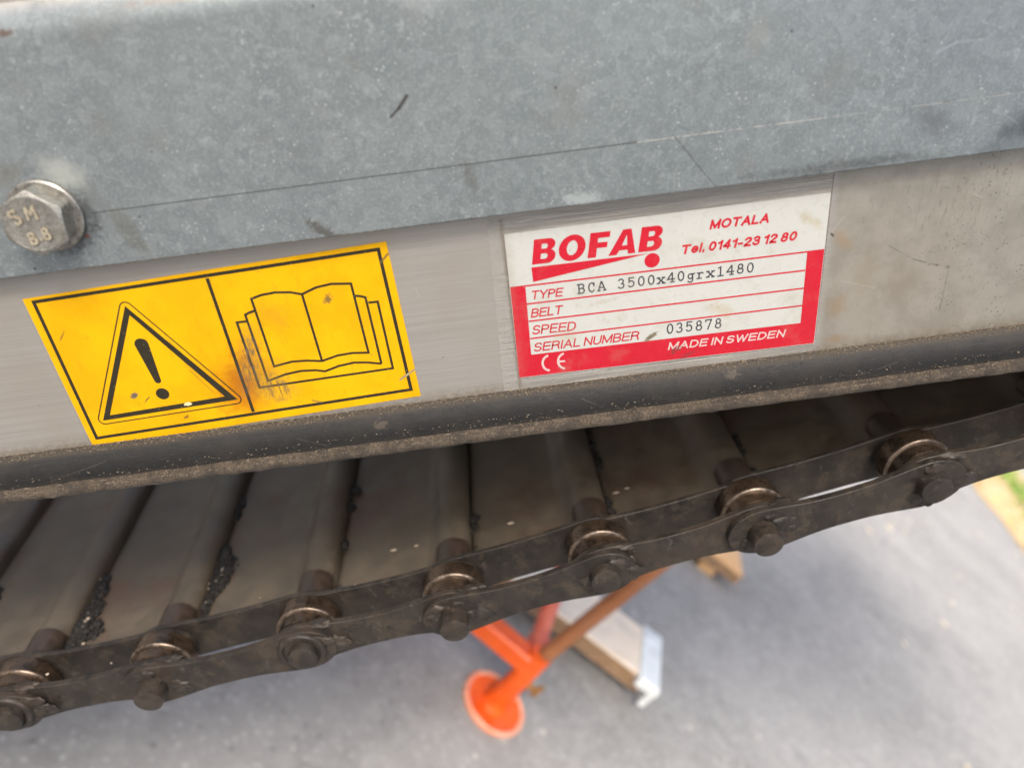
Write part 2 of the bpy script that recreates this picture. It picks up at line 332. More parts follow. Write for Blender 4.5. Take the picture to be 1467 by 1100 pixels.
def m_lip():
    t = NT('dusty_worn_edge', rough=0.8, spec=0.25)
    g = t.noise(1.8, 5, 0.85); g2 = t.noise(0.16, 5, 0.75)
    c = t.mix(t.ramp(g, 0.35, 0.66), (0.085, 0.066, 0.048), (0.37, 0.30, 0.225))
    c = t.mix(t.ramp(g2, 0.44, 0.60, 0, 0.8), c, (0.10, 0.085, 0.072))
    Z = t.xyz()[2]
    c = t.mix(t.ramp(Z, -12.9, -12.4, 0.75, 0), c, (0.36, 0.34, 0.31))
    c = t.mix(t.ramp(t.vor(0.9), 0.03, 0.12, 0.7, 0), c, (0.05, 0.04, 0.035))
    t.col(c); t.bump(g, 0.8, 0.0005)
    return t.m

def m_simple(name, a, b, rough=0.5, metal=0.0, scale=0.3, spec=0.5, bump=0.2, bd=0.0002, stain=None, world=False, specks=None, vary=False, cake=None):
    t = NT(name, rough=rough, metal=metal, spec=spec)
    if vary:                                   # every copy gets its own patch of wear
        oi = t.n('ShaderNodeObjectInfo'); va = t.n('ShaderNodeVectorMath'); va.operation = 'MULTIPLY_ADD'
        va.inputs[1].default_value = (731, 377, 913); t.l(oi.outputs['Random'], va.inputs[0]); t.l(t.co, va.inputs[2]); t.co = va.outputs[0]
    if world:
        g = t.n('ShaderNodeNewGeometry'); vm = t.n('ShaderNodeVectorMath'); vm.operation = 'SCALE'; vm.inputs['Scale'].default_value = 1000
        t.l(g.outputs['Position'], vm.inputs[0]); t.co = vm.outputs[0]
    c = t.mix(t.ramp(t.noise(scale, 5, 0.7), 0.32, 0.68), a, b)
    if stain:
        c = t.mix(t.ramp(t.noise(scale * 0.4, 4, 0.7, t.map((1, 1, 1), (5, 2, 8))), 0.5, 0.68, 0, 0.7), c, stain)
    if cake:
        k1 = t.math('MULTIPLY', t.ramp(t.noise(0.11, 6, 0.75, t.map((1, 1, 1), (9, 4, 1))), 0.50, 0.60), t.ramp(t.noise(0.9, 4, 0.8), 0.35, 0.6, 0.35, 1))
        c = t.mix(t.math('MULTIPLY', k1, 0.85), c, cake)
        c = t.mix(t.math('MULTIPLY', t.ramp(t.noise(0.2, 5, 0.8, t.map((1, 1, 0.4), (40, 4, 1))), 0.60, 0.66), 0.6), c, (0.20, 0.17, 0.15))
    if specks:
        c = t.mix(t.ramp(t.vor(scale * 2.5), 0.04, 0.14, 0.6, 0), c, specks)
    t.col(c).rough(t.ramp(t.noise(scale * 2, 3), 0.3, 0.7, max(0.05, rough - 0.1), min(1, rough + 0.12)))
    t.bump(t.noise(scale * 3, 4, 0.7), bump, bd)
    return t.m

def m_asphalt():
    t = NT('asphalt', rough=0.85, spec=0.3)
    big = t.noise(0.004, 6, 0.7); mid = t.noise(0.035, 5, 0.8); fine = t.noise(0.25, 4, 0.8)
    c = t.mix(t.ramp(big, 0.35, 0.65), (0.165, 0.163, 0.157), (0.21, 0.207, 0.199))
    c = t.mix(t.ramp(t.noise(0.012, 5, 0.75, t.map((1, 1, 1), (300, 90, 0))), 0.52, 0.64, 0, 0.35), c, (0.12, 0.118, 0.115))
    c = t.mix(t.ramp(mid, 0.45, 0.66, 0, 0.6), c, (0.26, 0.256, 0.247))
    c = t.mix(t.ramp(fine, 0.5, 0.75, 0, 0.5), c, (0.29, 0.285, 0.29))
    c = t.mix(t.ramp(t.vor(0.09), 0.10, 0.32, 0.35, 0), c, (0.42, 0.41, 0.41))
    c = t.mix(t.ramp(t.vor(0.02), 0.05, 0.11, 0.6, 0), c, (0.50, 0.45, 0.40))
    c = t.mix(t.ramp(t.vor(0.05, vec=t.map((1, 1, 1), (50, 7, 0))), 0.05, 0.2, 0.5, 0), c, (0.07, 0.07, 0.075))
    t.col(c); t.bump(fine, 0.5, 0.003)
    return t.m

def m_orange():
    t = NT('orange_paint', rough=0.38, spec=0.5)
    c = t.mix(t.ramp(t.noise(0.03, 4), 0.35, 0.65), (0.84, 0.105, 0.008), (0.92, 0.135, 0.012))
    c = t.mix(t.ramp(t.noise(0.12, 5, 0.75), 0.60, 0.72, 0, 0.55), c, (0.70, 0.30, 0.18))
    t.col(c); t.bump(t.noise(0.3, 3), 0.15, 0.0005)
    return t.m

def m_wood(name, a, b):
    t = NT(name, rough=0.75, spec=0.3)
    g = t.noise(1, 5, 0.7, t.map((0.012, 0.22, 0.22)), 0.6)
    c = t.mix(t.ramp(g, 0.3, 0.7), a, b)
    c = t.mix(t.ramp(t.noise(0.02, 4), 0.5, 0.7, 0, 0.4), c, mix3(a, (0.3, 0.28, 0.26), 0.6))
    t.col(c); t.bump(g, 0.4, 0.001)
    return t.m

M = dict(
    galv=m_galv(), alu=m_alu(), yellow=m_yellow(), yink=m_yellow(True), white=m_plate('white'), red=m_plate('red'),
    letter=m_plate('lettering'), ink=m_plate('ink'), pale=m_plate('pale'), tape=m_tape(), rubber=m_rubber(), lip=m_lip(),
    zinc=m_simple('zinc_plated_bolt', (0.36, 0.36, 0.33), (0.58, 0.57, 0.52), 0.33, 0.7, 0.6, stain=(0.40, 0.38, 0.31), bump=0.3),
    zincw=m_simple('zinc_washer', (0.42, 0.41, 0.38), (0.62, 0.60, 0.54), 0.34, 0.75, 0.8, stain=(0.10, 0.09, 0.08), bump=0.3),
    brass=m_simple('worn_raised_mark', (0.42, 0.37, 0.27), (0.62, 0.56, 0.43), 0.35, 0.7, 1.2),
    mark_shadow=m_simple('mark_shadow_paint', (0.07, 0.06, 0.045), (0.16, 0.14, 0.11), 0.7, 0.0, 1.5),  # dark colour for the painted shadow outlines of the bolt marks
    link=m_simple('greasy_chain_steel', (0.034, 0.030, 0.027), (0.078, 0.062, 0.050), 0.52, 0.2, 0.10, spec=0.35, stain=(0.10, 0.070, 0.050), vary=True, cake=(0.125, 0.098, 0.072), bump=0.6, bd=0.0004, specks=(0.10, 0.08, 0.065)),
    roller=m_simple('bronzed_roller_steel', (0.17, 0.115, 0.078), (0.24, 0.165, 0.115), 0.30, 0.75, 0.2, stain=(0.10, 0.07, 0.05), vary=True, cake=(0.05, 0.04, 0.033), bump=0.3),
    glint=m_simple('painted_glint_steel', (0.10, 0.076, 0.058), (0.24, 0.19, 0.15), 0.32, 0.7, 0.25, vary=True, cake=(0.05, 0.04, 0.033), bump=0.3),  # lighter steel that paints in the roller highlight
    pin=m_simple('worn_pin_steel', (0.085, 0.070, 0.058), (0.15, 0.115, 0.088), 0.42, 0.5, 0.4, vary=True, cake=(0.05, 0.04, 0.033), bump=0.4),
    rod=m_simple('rod_steel', (0.085, 0.056, 0.042), (0.14, 0.090, 0.066), 0.5, 0.3, 0.12, bump=0.3, stain=(0.06, 0.05, 0.042)),
    belt=m_simple('brown_belt', (0.108, 0.086, 0.060), (0.172, 0.138, 0.098), 0.62, 0.0, 0.07, stain=(0.135, 0.074, 0.050), bump=0.3, specks=(0.17, 0.15, 0.12)),
    grease=m_simple('caked_grease', (0.016, 0.015, 0.014), (0.060, 0.052, 0.045), 0.6, 0.0, 0.9, bump=0.7, spec=0.3),
    dark=m_simple('dark_underside', (0.030, 0.030, 0.032), (0.055, 0.052, 0.05), 0.7, 0.0, 0.05),
    grain=m_simple('dry_grit', (0.18, 0.135, 0.09), (0.42, 0.34, 0.25), 0.9, 0.0, 0.9, bump=0.0),
    seed=m_simple('pale_chaff', (0.26, 0.20, 0.15), (0.42, 0.35, 0.28), 0.8, 0.0, 0.2, bump=0.0),
    asphalt=m_asphalt(), orange=m_orange(),
    rim=m_simple('worn_orange_rim', (0.78, 0.26, 0.14), (0.86, 0.38, 0.24), 0.5, 0.0, 0.06, stain=(0.62, 0.40, 0.30)),
    rusty=m_simple('rusty_orange_bar', (0.26, 0.095, 0.035), (0.36, 0.145, 0.06), 0.55, 0.1, 0.03, stain=(0.30, 0.14, 0.08)),
    redp=m_simple('faded_red_paint', (0.46, 0.05, 0.03), (0.72, 0.22, 0.15), 0.45, 0.0, 0.03),
    wing=m_simple('yellowed_zinc', (0.26, 0.12, 0.03), (0.42, 0.22, 0.07), 0.45, 0.4, 0.1),
    wood=m_wood('weathered_board', (0.62, 0.53, 0.42), (0.76, 0.67, 0.56)), wood2=m_wood('fresh_board', (0.62, 0.36, 0.16), (0.74, 0.47, 0.24)),
    woodedge=m_wood('brown_weathered_edge', (0.20, 0.12, 0.065), (0.34, 0.22, 0.13)),
    whitep=m_simple('chipped_white_metal', (0.62, 0.66, 0.66), (0.80, 0.83, 0.82), 0.4, 0.1, 0.03, stain=(0.5, 0.52, 0.52)),
    soil=m_simple('verge_soil', (0.35, 0.24, 0.12), (0.55, 0.42, 0.24), 0.9, 0.0, 0.006, bump=0.6, bd=0.01),
    grass=m_simple('verge_grass', (0.10, 0.22, 0.03), (0.26, 0.42, 0.07), 0.6, 0.0, 0.004, world=True),
    leaf=m_simple('yellow_leaf', (0.62, 0.38, 0.08), (0.78, 0.55, 0.16), 0.6, 0.0, 0.004, world=True),
    leafb=m_simple('dry_pale_leaf', (0.55, 0.40, 0.24), (0.80, 0.70, 0.52), 0.6, 0.0, 0.004, world=True),
    kerb=m_simple('pale_concrete', (0.58, 0.60, 0.58), (0.70, 0.72, 0.70), 0.8, 0.0, 0.01),
)

# ------------------------------------------------------------------ object helpers
def mesh(name, V, Fc, smooth=None, scale=MM):
    me = bpy.data.meshes.new(name)
    me.from_pydata([(x * scale, y * scale, z * scale) for x, y, z in V], [], Fc)
    bm = bmesh.new(); bm.from_mesh(me); bmesh.ops.recalc_face_normals(bm, faces=bm.faces); bm.to_mesh(me); bm.free()
    if smooth is not None:
        me.shade_smooth()
        me.set_sharp_from_angle(angle=math.radians(smooth))
    return me
def link(name, me, mat, parent=None, label=None, kind=None, cat=None, group=None):
    o = bpy.data.objects.new(name, me); COL.objects.link(o)
    if mat and not me.materials: me.materials.append(mat)
    if parent: o.parent = parent
    if label: o['label'] = label
    if kind: o['kind'] = kind
    if cat: o['category'] = cat
    if group: o['group'] = group
    return o
def empty(name, locn=(0, 0, 0), label=None, cat=None, group=None, parent=None):
    o = bpy.data.objects.new(name, None); COL.objects.link(o); o.location = locn; o.empty_display_size = 0.05
    if label: o['label'] = label
    if cat: o['category'] = cat
    if group: o['group'] = group
    if parent: o.parent = parent
    return o
class MB:
    def __init__(s): s.V = []; s.F = []
    def add(s, V, F):
        n = len(s.V); s.V += [tuple(v) for v in V]; s.F += [[i + n for i in f] for f in F]; return s
    def box(s, a, b):
        x0, y0, z0 = a; x1, y1, z1 = b
        return s.add([(x0, y0, z0), (x1, y0, z0), (x1, y1, z0), (x0, y1, z0), (x0, y0, z1), (x1, y0, z1), (x1, y1, z1), (x0, y1, z1)],
                     [[0, 1, 2, 3], [4, 5, 6, 7], [0, 1, 5, 4], [1, 2, 6, 5], [2, 3, 7, 6], [3, 0, 4, 7]])
    def prism(s, out, y0, y1, ch=0.0):
        """outline in x,z swept along y, with a small chamfer"""
        n = len(out)
        def inset(d):
            if d == 0: return out
            r = []
            ar = sum(out[i][0] * out[(i + 1) % n][1] - out[(i + 1) % n][0] * out[i][1] for i in range(n))
            sg = 1 if ar > 0 else -1
            for i in range(n):
                a = out[i - 1]; b = out[(i + 1) % n]; dx = b[0] - a[0]; dz = b[1] - a[1]; L = math.hypot(dx, dz) or 1
                r.append((out[i][0] - sg * d * dz / L, out[i][1] + sg * d * dx / L))
            return r
        rings = [(y0, ch), (y0 + ch, 0), (y1 - ch, 0), (y1, ch)] if ch else [(y0, 0), (y1, 0)]
        V = []; F = []
        for y, d in rings: V += [(x, y, z) for x, z in inset(d)]
        for k in range(len(rings) - 1):
            for i in range(n):
                j = (i + 1) % n; F.append([k * n + i, k * n + j, (k + 1) * n + j, (k + 1) * n + i])
        F.append(list(range(n))); F.append([(len(rings) - 1) * n + i for i in range(n)][::-1])
        return s.add(V, F)
    def lathe(s, prof, seg=32, cx=0, cz=0):
        """profile of (y, r) turned round an axis along y"""
        V = []; F = []
        for y, r in prof:
            for k in range(seg):
                a = 2 * math.pi * k / seg; V.append((cx + r * math.cos(a), y, cz + r * math.sin(a)))
        for i in range(len(prof) - 1):
            for k in range(seg):
                j = (k + 1) % seg; F.append([i * seg + k, i * seg + j, (i + 1) * seg + j, (i + 1) * seg + k])
        F.append(list(range(seg))[::-1]); F.append([(len(prof) - 1) * seg + k for k in range(seg)])
        return s.add(V, F)
    def tube(s, p, q, r, seg=16, r2=None):
        p = Vector(p); q = Vector(q); d = (q - p).normalized(); u = d.orthogonal().normalized(); v = d.cross(u); V = []
        for c, rr in ((p, r), (q, r2 or r)):
            for k in range(seg):
                a = 2 * math.pi * k / seg; V.append(c + (u * math.cos(a) + v * math.sin(a)) * rr)
        F = [[k, (k + 1) % seg, seg + (k + 1) % seg, seg + k] for k in range(seg)] + [list(range(seg)), list(range(seg, 2 * seg))]
        return s.add(V, F)
    def beam(s, p, q, w, h, up=(0, 0, 1), rd=0.0):
        p = Vector(p); q = Vector(q); d = (q - p).normalized(); sd = d.cross(Vector(up)).normalized(); u = sd.cross(d)
        c = min(w, h) * 0.12 if rd == 0 else rd; V = []
        pts = [(-w / 2 + c, -h / 2), (w / 2 - c, -h / 2), (w / 2, -h / 2 + c), (w / 2, h / 2 - c), (w / 2 - c, h / 2), (-w / 2 + c, h / 2), (-w / 2, h / 2 - c), (-w / 2, -h / 2 + c)]
        for e in (p, q):
            for a, b in pts: V.append(e + sd * a + u * b)
        F = [[k, (k + 1) % 8, 8 + (k + 1) % 8, 8 + k] for k in range(8)] + [list(range(8)), list(range(8, 16))]
        return s.add(V, F)
    def flat(s, poly, y, th=0.03, holes=()):
        """printed shape: thin raised sheet on the plate, front at y-th"""
        loops = [list(poly)] + [list(h) for h in holes]
        tri = tessellate_polygon([[Vector((x, z, 0)) for x, z in l] for l in loops])
        pts = [p for l in loops for p in l]
        return s.add([(x, y - th, z) for x, z in pts], [list(t) for t in tri])
    def stroke(s, pts, wd, y, closed=False, cap=False, y2=None):
        """ribbon of even width along a line of points"""
        if not closed and len(pts) > 2:                  # very sharp corners: two crossing ribbons
            for i in range(1, len(pts) - 1):
                d1 = (pts[i][0] - pts[i - 1][0], pts[i][1] - pts[i - 1][1]); d2 = (pts[i + 1][0] - pts[i][0], pts[i + 1][1] - pts[i][1])
                l = math.hypot(*d1) * math.hypot(*d2)
                if l > 0 and (d1[0] * d2[0] + d1[1] * d2[1]) / l < -0.25:
                    s.stroke(pts[:i + 1], wd, y, False, cap, y2)
                    return s.stroke(pts[i:], wd, y - 0.0017, False, cap, y2)
        n = len(pts); L = []; Rr = []
        P = list(pts)
        if cap and not closed:
            for e, o in ((0, 1), (-1, -2)):
                dx = P[e][0] - P[o][0]; dz = P[e][1] - P[o][1]; l = math.hypot(dx, dz) or 1
                P[e] = (P[e][0] + dx / l * wd * 0.5, P[e][1] + dz / l * wd * 0.5)
        for i in range(n):
            a = P[i - 1] if (i > 0 or closed) else P[i]; b = P[(i + 1) % n] if (i < n - 1 or closed) else P[i]
            d1 = (P[i][0] - a[0], P[i][1] - a[1]); d2 = (b[0] - P[i][0], b[1] - P[i][1])
            def nn(d):
                l = math.hypot(*d); return (-d[1] / l, d[0] / l) if l > 1e-9 else None
            n1 = nn(d1) or nn(d2); n2 = nn(d2) or n1
            mx, mz = n1[0] + n2[0], n1[1] + n2[1]; l2 = mx * mx + mz * mz
            k = min(2 / l2, 1.6) if l2 > 0.3 else 1.6
            mx *= k; mz *= k
            # (mx,mz)=mitre normal of unit half width
            L.append((P[i][0] + mx * wd / 2 , P[i][1] + mz * wd / 2)); Rr.append((P[i][0] - mx * wd / 2, P[i][1] - mz * wd / 2))
        V = [(x, y, z) for x, z in L] + [(x, y, z) for x, z in Rr]
        F = []
        for i in range(n if closed else n - 1):
            j = (i + 1) % n; F.append([i, j, n + j, n + i])
        if y2 is not None:
            V2 = [(x, y2, z) for x, z in L] + [(x, y2, z) for x, z in Rr]; m = 2 * n
            s.add(V + V2, F + [[a + m for a in f] for f in F] + [[i, (i + 1) % n, m + (i + 1) % n, m + i] for i in range(n if closed else n - 1)]
                  + [[n + i, n + (i + 1) % n, m + n + (i + 1) % n, m + n + i] for i in range(n if closed else n - 1)] + ([] if closed else [[0, n, m + n, m], [n - 1, 2 * n - 1, m + 2 * n - 1, m + n - 1]]))
            return s
        return s.add(V, F)
    def disc(s, cx, cz, rx, rz, y, seg=24):
        return s.add([(cx + rx * math.cos(2 * math.pi * k / seg), y, cz + rz * math.sin(2 * math.pi * k / seg)) for k in range(seg)], [list(range(seg))])
    def build(s, name, mat, parent=None, smooth=None, scale=MM, **kw):
        return link(name, mesh(name, s.V, s.F, smooth, scale), mat, parent, **kw)
def flatmesh(mb, name, mat, parent):
    """printed shapes: all faces turned to the viewer's side (-y)"""
    me = bpy.data.meshes.new(name); me.from_pydata([(x * MM, y * MM, z * MM) for x, y, z in mb.V], [], mb.F)
    bm = bmesh.new(); bm.from_mesh(me); bm.normal_update()
    bmesh.ops.reverse_faces(bm, faces=[f for f in bm.faces if f.normal.y > 0]); bm.to_mesh(me); bm.free()
    return link(name, me, mat, parent)

D = json.loads('''{"ysticker":[[-115.74,41.86],[-26.04,44.72],[-25.04,0.07],[-115.74,-2.84]],"yborder":[[-113.45,40.82],[-28.26,42.98],[-27.3,2.47],[-113.74,0.01]],"ydiv":[[-70.74,41.66],[-70.43,1.65]],"tri_out":[[-92.51,36.81],[-110.06,5.19],[-73.44,6.38]],"tri_in":[[-92.3,34.22],[-107.67,6.58],[-76.46,7.77]],"tri_thin":[[-92.45,38.07],[-111.12,4.62],[-72.41,5.7]],"ex":[[-92.27,25.9],[-91.89,15.09],[-92.01,10.99]],"book1":[[-61.8,34.41],[-59.14,35.08],[-55.65,35.3],[-51.97,34.83],[-49.23,33.9],[-45.39,35.23],[-41.49,35.64],[-36.67,35.05],[-36.31,15.26],[-40.42,15.78],[-44.48,15.6],[-48.73,14.57],[-52.58,15.28],[-56.52,15.54],[-61.33,14.82],[-61.8,34.41]],"spine":[[-49.23,33.9],[-48.73,14.57]],"book2":[[-61.76,31.16],[-63.32,30.82],[-64.49,30.35],[-64.03,10.77],[-59.04,12.05],[-54.89,12.46],[-50.93,12.1],[-48.66,11.43],[-44.77,12.49],[-40.64,12.9],[-37.1,12.42],[-33.63,11.53],[-33.9,30.9],[-35.14,31.41],[-36.32,31.66]],"book3":[[-64.7,28.57],[-67.13,28.58],[-66.73,9.09],[-30.92,9.72],[-31.12,29.32],[-33.44,29.35]],"plate":[[2.57,42.67],[83.25,42.68],[83.44,-1.26],[2.15,0.44]],"tape":[[-1.22,46.73],[83.77,47.28],[83.55,-2.38],[-2.45,-2.02]],"red_out":[[2.58,28.49],[83.18,27.85],[83.13,0.73],[2.2,1.88]],"red_in":[[6.41,28.15],[78.79,27.63],[78.86,7.52],[6.06,8.47]],"lines":[[[6.2,23.39],[78.69,22.8]],[[6.37,18.41],[78.79,17.73]],[[6.22,13.32],[78.84,12.7]]],"wedge":[[8.4,33.23],[37.98,32.97],[8.51,29.27]],"dot":[38.91,31.0],"texts":{"BOFAB":[[8.63,33.95],[41.24,33.51],[9.78,40.37]],"MOTALA":[[53.3,37.2],[68.14,37.02],[53.78,39.65]],"Tel. 0141-23 12 80":[[46.12,31.54],[75.47,31.39],[46.01,34.04]],"TYPE":[[7.44,24.48],[15.59,24.32],[7.7,26.88]],"BELT":[[6.96,19.34],[15.06,19.28],[7.32,21.91]],"SPEED":[[6.8,14.39],[18.28,14.02],[7.24,17.06]],"SERIAL NUMBER":[[6.74,9.23],[34.98,8.86],[7.31,11.84]],"MADE IN SWEDEN":[[42.85,4.42],[74.61,3.87],[43.29,6.73]]},"type1":[[19.67,24.54],[65.22,24.36],[19.82,27.0]],"type2":[[42.46,9.5],[57.42,9.32],[42.24,12.22]],"CE":[[[8.87,7.78],[10.97,2.71]],[[12.98,7.82],[15.27,2.77]]],"CEp":[[[11.32,7.14],[9.78,6.68],[8.99,5.26],[9.51,3.55],[11.16,3.0]],[[15.34,7.2],[13.9,6.76],[13.08,5.23],[13.67,3.59],[15.22,3.09]],[[13.22,5.29],[14.83,5.24]]]}''')

# ------------------------------------------------------------------ ground and verge
def ground():
    m = MB(); N = 24
    xs = [-60 + 120 * i / N for i in range(N + 1)]
    V = [(x, y, GROUND) for y in xs for x in xs]; F = [[j * (N + 1) + i, j * (N + 1) + i + 1, (j + 1) * (N + 1) + i + 1, (j + 1) * (N + 1) + i] for j in range(N) for i in range(N)]
    link('asphalt_ground', mesh('asphalt_ground', V, F, None, 1), M['asphalt'], kind='structure')
ground()

# ------------------------------------------------------------------ the conveyor
conv = empty('belt_conveyor', (0, 0, 0), 'inclined belt conveyor with galvanised side, yellow and red-white stickers, and dark roller chain', 'conveyor')
conv.rotation_euler = (0, -INCL, 0)
X0, X1 = -620, 1500

side = MB(); side.prism([(X0, -9), (X1, -9), (X1, 118), (X0, 118)], 0, 3)
side.build('side_plate', M['alu'], conv)

def cover_profile():
    yo = -4.0; r = 8.0; zt = 97.5; p = [(yo + 1.1, 48.8), (yo + 0.25, 48.8), (yo, 49.05), (yo, zt)]
    ang = math.radians(80)
    for k in range(1, 9):
        a = ang * k / 8; p.append((yo + r * (1 - math.cos(a)), zt + r * math.sin(a)))
    y, z = p[-1]; p.append((y + 80 * math.sin(ang), z + 80 * math.cos(ang)))
    o = [(y + 1.3 * 0.8, z - 0.9) for y, z in reversed(p[3:])]
    return p + o + [(yo + 1.1, 60)]
def extrude_x(prof, x0, x1, n=1, jitter=None):
    V = []; F = []; k = len(prof)
    for i in range(n + 1):
        x = x0 + (x1 - x0) * i / n
        for j, (y, z) in enumerate(prof):
            dy, dz = jitter(x, j) if jitter else (0, 0)
            V.append((x, y + dy, z + dz))
    for i in range(n):
        for j in range(k):
            l = (j + 1) % k; F.append([i * k + j, i * k + l, (i + 1) * k + l, (i + 1) * k + j])
    F.append(list(range(k))); F.append([n * k + j for j in range(k)][::-1])
    m = MB(); m.add(V, F); return m
extrude_x(cover_profile(), X0, X1).build('cover_sheet', M['galv'], conv, 40)

def jit(amp, f):
    def j(x, k): return (noise.noise((x * f, k * 3.1, 1)) * amp, noise.noise((x * f, k * 2.7, 9)) * amp)
    return j
extrude_x([(-0.02, -2.0), (-0.9, -2.2), (-2.0, -3.0), (-3.2, -4.4), (-4.0, -6.2), (-4.3, -8.2), (-4.3, -11.0), (-0.02, -11.0)], X0, X1, 900, jit(0.22, 0.35)).build('rubber_strip', M['rubber'], conv, 60)
extrude_x([(-0.02, -10.5), (-4.2, -10.3), (-5.6, -10.5), (-6.6, -10.7), (-7.1, -11.1), (-7.2, -12.5), (-6.9, -12.9), (-4.4, -13.4), (-0.02, -13.4)], X0, X1, 900, jit(0.30, 0.6)).build('bottom_lip', M['lip'], conv, 60)

# grit lying on the strip and on the lip
g = MB()
def grain(m, x, y, z, r, R=rnd):
    V = []
    for v in ((1, 0, 0), (-1, 0, 0), (0, 1, 0), (0, -1, 0), (0, 0, 1), (0, 0, -1)):
        k = r * R.uniform(0.55, 1.3); V.append((x + v[0] * k * R.uniform(0.8, 1.6), y + v[1] * k, z + v[2] * k * 0.8))
    m.add(V, [[0, 2, 4], [2, 1, 4], [1, 3, 4], [3, 0, 4], [2, 0, 5], [1, 2, 5], [3, 1, 5], [0, 3, 5]])
for i in range(6500):
    x = rnd.uniform(-165, 160); dens = noise.noise((x * 0.06, 0, 3)) + 0.5
    if rnd.random() > dens + 0.25: continue
    if rnd.random() < 0.6:
        t = rnd.random() ** 2.2; y = -0.05 - 1.9 * t; z = -1.95 - 0.2 * t - 0.8 * t * t
    elif rnd.random() < 0.75:
        y = rnd.uniform(-6.9, -4.5); z = -10.35 - (0.35 if y < -6 else 0)
    else:
        y = -4.3; z = rnd.uniform(-10, -7.5)
    grain(g, x, y, z, rnd.choice((0.08, 0.12, 0.16, 0.2, 0.26)))
link('loose_grit', mesh('loose_grit', g.V, g.F), M['grain'], conv, kind='stuff')

# far side of the machine, pan added under the carrying run (out of sight, shaped to shade the inside)
m = MB(); m.prism([(X0, -12), (X1, -12), (X1, 118), (X0, 118)], 520, 524); m.build('far_side_plate', M['alu'], conv)
m = MB(); m.prism([(-105, 40), (40, -6), (X1 - 5, -6), (X1 - 5, -8), (40, -8), (-105, 38)], 3.2, 519.8); m.build('shading_pan', M['dark'], conv)

# ------------------------------------------------------------------ bolt
B0 = (-99.4, 62.5)
bolt = MB(); SH = -4.0; seg = 72
def hexr(a, R):
    a = (a - math.radians(22)) % (math.pi / 3); return R * math.cos(math.pi / 6) / math.cos(a - math.pi / 6)
V = []; F = []
rings = [(SH - 1.55, 0, 7.5), (SH - 1.8, 0, 7.5)]
def ring_pts(y, f): return [(B0[0] + f(a) * math.cos(a), y, B0[1] + f(a) * math.sin(a)) for a in [2 * math.pi * k / seg for k in range(seg)]]
top = SH - 1.6 - 5.3; cone = lambda a, rr: min(hexr(a, 7.5), rr)
ylv = []
ylv.append([(SH - 1.55, a) for a in range(seg)])
def head_y(r): return top + max(0, (r - 6.15)) * 0.62     # 30 degree chamfer
R1 = ring_pts(SH - 1.55, lambda a: hexr(a, 7.5))
R2 = [(x, head_y(math.hypot(x - B0[0], z - B0[1])), z) for x, _, z in R1]
R3 = ring_pts(top + 0.04, lambda a: 6.2); R4 = ring_pts(top, lambda a: 6.0); R5 = ring_pts(top + 0.12, lambda a: 5.7)
for r in (R1, R2, R3, R4, R5): V += r
for k in range(4):
    for i in range(seg):
        j = (i + 1) % seg; F.append([k * seg + i, k * seg + j, (k + 1) * seg + j, (k + 1) * seg + i])
F.append([4 * seg + i for i in range(seg)]); F.append([i for i in range(seg)][::-1])
bolt.add(V, F); bo = bolt.build('hex_bolt', M['zinc'], conv, 24)
wsh = MB(); wsh.lathe([(SH - 0.01, 8.1), (SH - 1.3, 8.15), (SH - 1.6, 7.8), (SH - 1.6, 5.0)], 64, B0[0] + 0.25, B0[1] - 0.1); wsh.build('washer', M['zincw'], bo, 30)
mk = MB(); dk = MB()
def bump_stroke(pts, wd=0.55, h=0.3, k=0):
    mk.stroke(pts, wd, top + 0.12 - h - k * 0.01, y2=top + 0.2)
    dk.stroke([(x + 0.10, z - 0.14) for x, z in pts], wd + 0.35, top + 0.07 - k * 0.004)  # wider, shifted dark copy: the mark's shadow painted on the head
def loc2(px, pz, pts, s, ang): # small marks placed on the head
    ca, sa = math.cos(ang), math.sin(ang); return [(B0[0] + px + s * (x * ca - z * sa), B0[1] + pz + s * (x * sa + z * ca)) for x, z in pts]
Sg = [(0.9, 1.55), (0.3, 2.0), (-0.5, 1.95), (-0.9, 1.4), (-0.6, 0.8), (0.4, 0.3), (0.9, -0.3), (0.6, -1.0), (-0.2, -1.2), (-0.9, -0.8)]
Mg = [(-1.0, -1.2), (-0.85, 2.0), (0.0, 0.0), (0.95, 2.0), (1.1, -1.2)]
def eight(): return [(0.62 * math.sin(2 * math.pi * k / 14), 0.4 + 0.75 + 0.72 * math.cos(2 * math.pi * k / 14)) for k in range(14)], [(0.8 * math.sin(2 * math.pi * k / 14), -0.45 + 0.82 * math.cos(2 * math.pi * k / 14)) for k in range(14)]
bump_stroke(loc2(-2.9, 1.6, Sg, 0.92, 0.25)); bump_stroke(loc2(0.6, 2.1, Mg, 0.92, 0.0), 0.5, k=1)
for px, pz, kk in ((-1.25, -3.3, 2), (2.0, -2.6, 4)):
    a, b_ = eight()
    for q, e in enumerate((a, b_)): mk.stroke(loc2(px, pz, e, 0.78, 0.1), 0.5, top - 0.18 - 0.01 * (kk + q), closed=True, y2=top + 0.2); dk.stroke([(x + 0.10, z - 0.14) for x, z in loc2(px, pz, e, 0.78, 0.1)], 0.85, top + 0.06 - 0.004 * (kk + q), closed=True)
mk.lathe([(top + 0.2, 0.35), (top - 0.15, 0.3)], 12, B0[0] + 0.45, B0[1] - 3.55)
mk.build('raised_grade_mark', M['brass'], bo, 40); flatmesh(dk, 'painted_mark_shadow', M['mark_shadow'], bo)

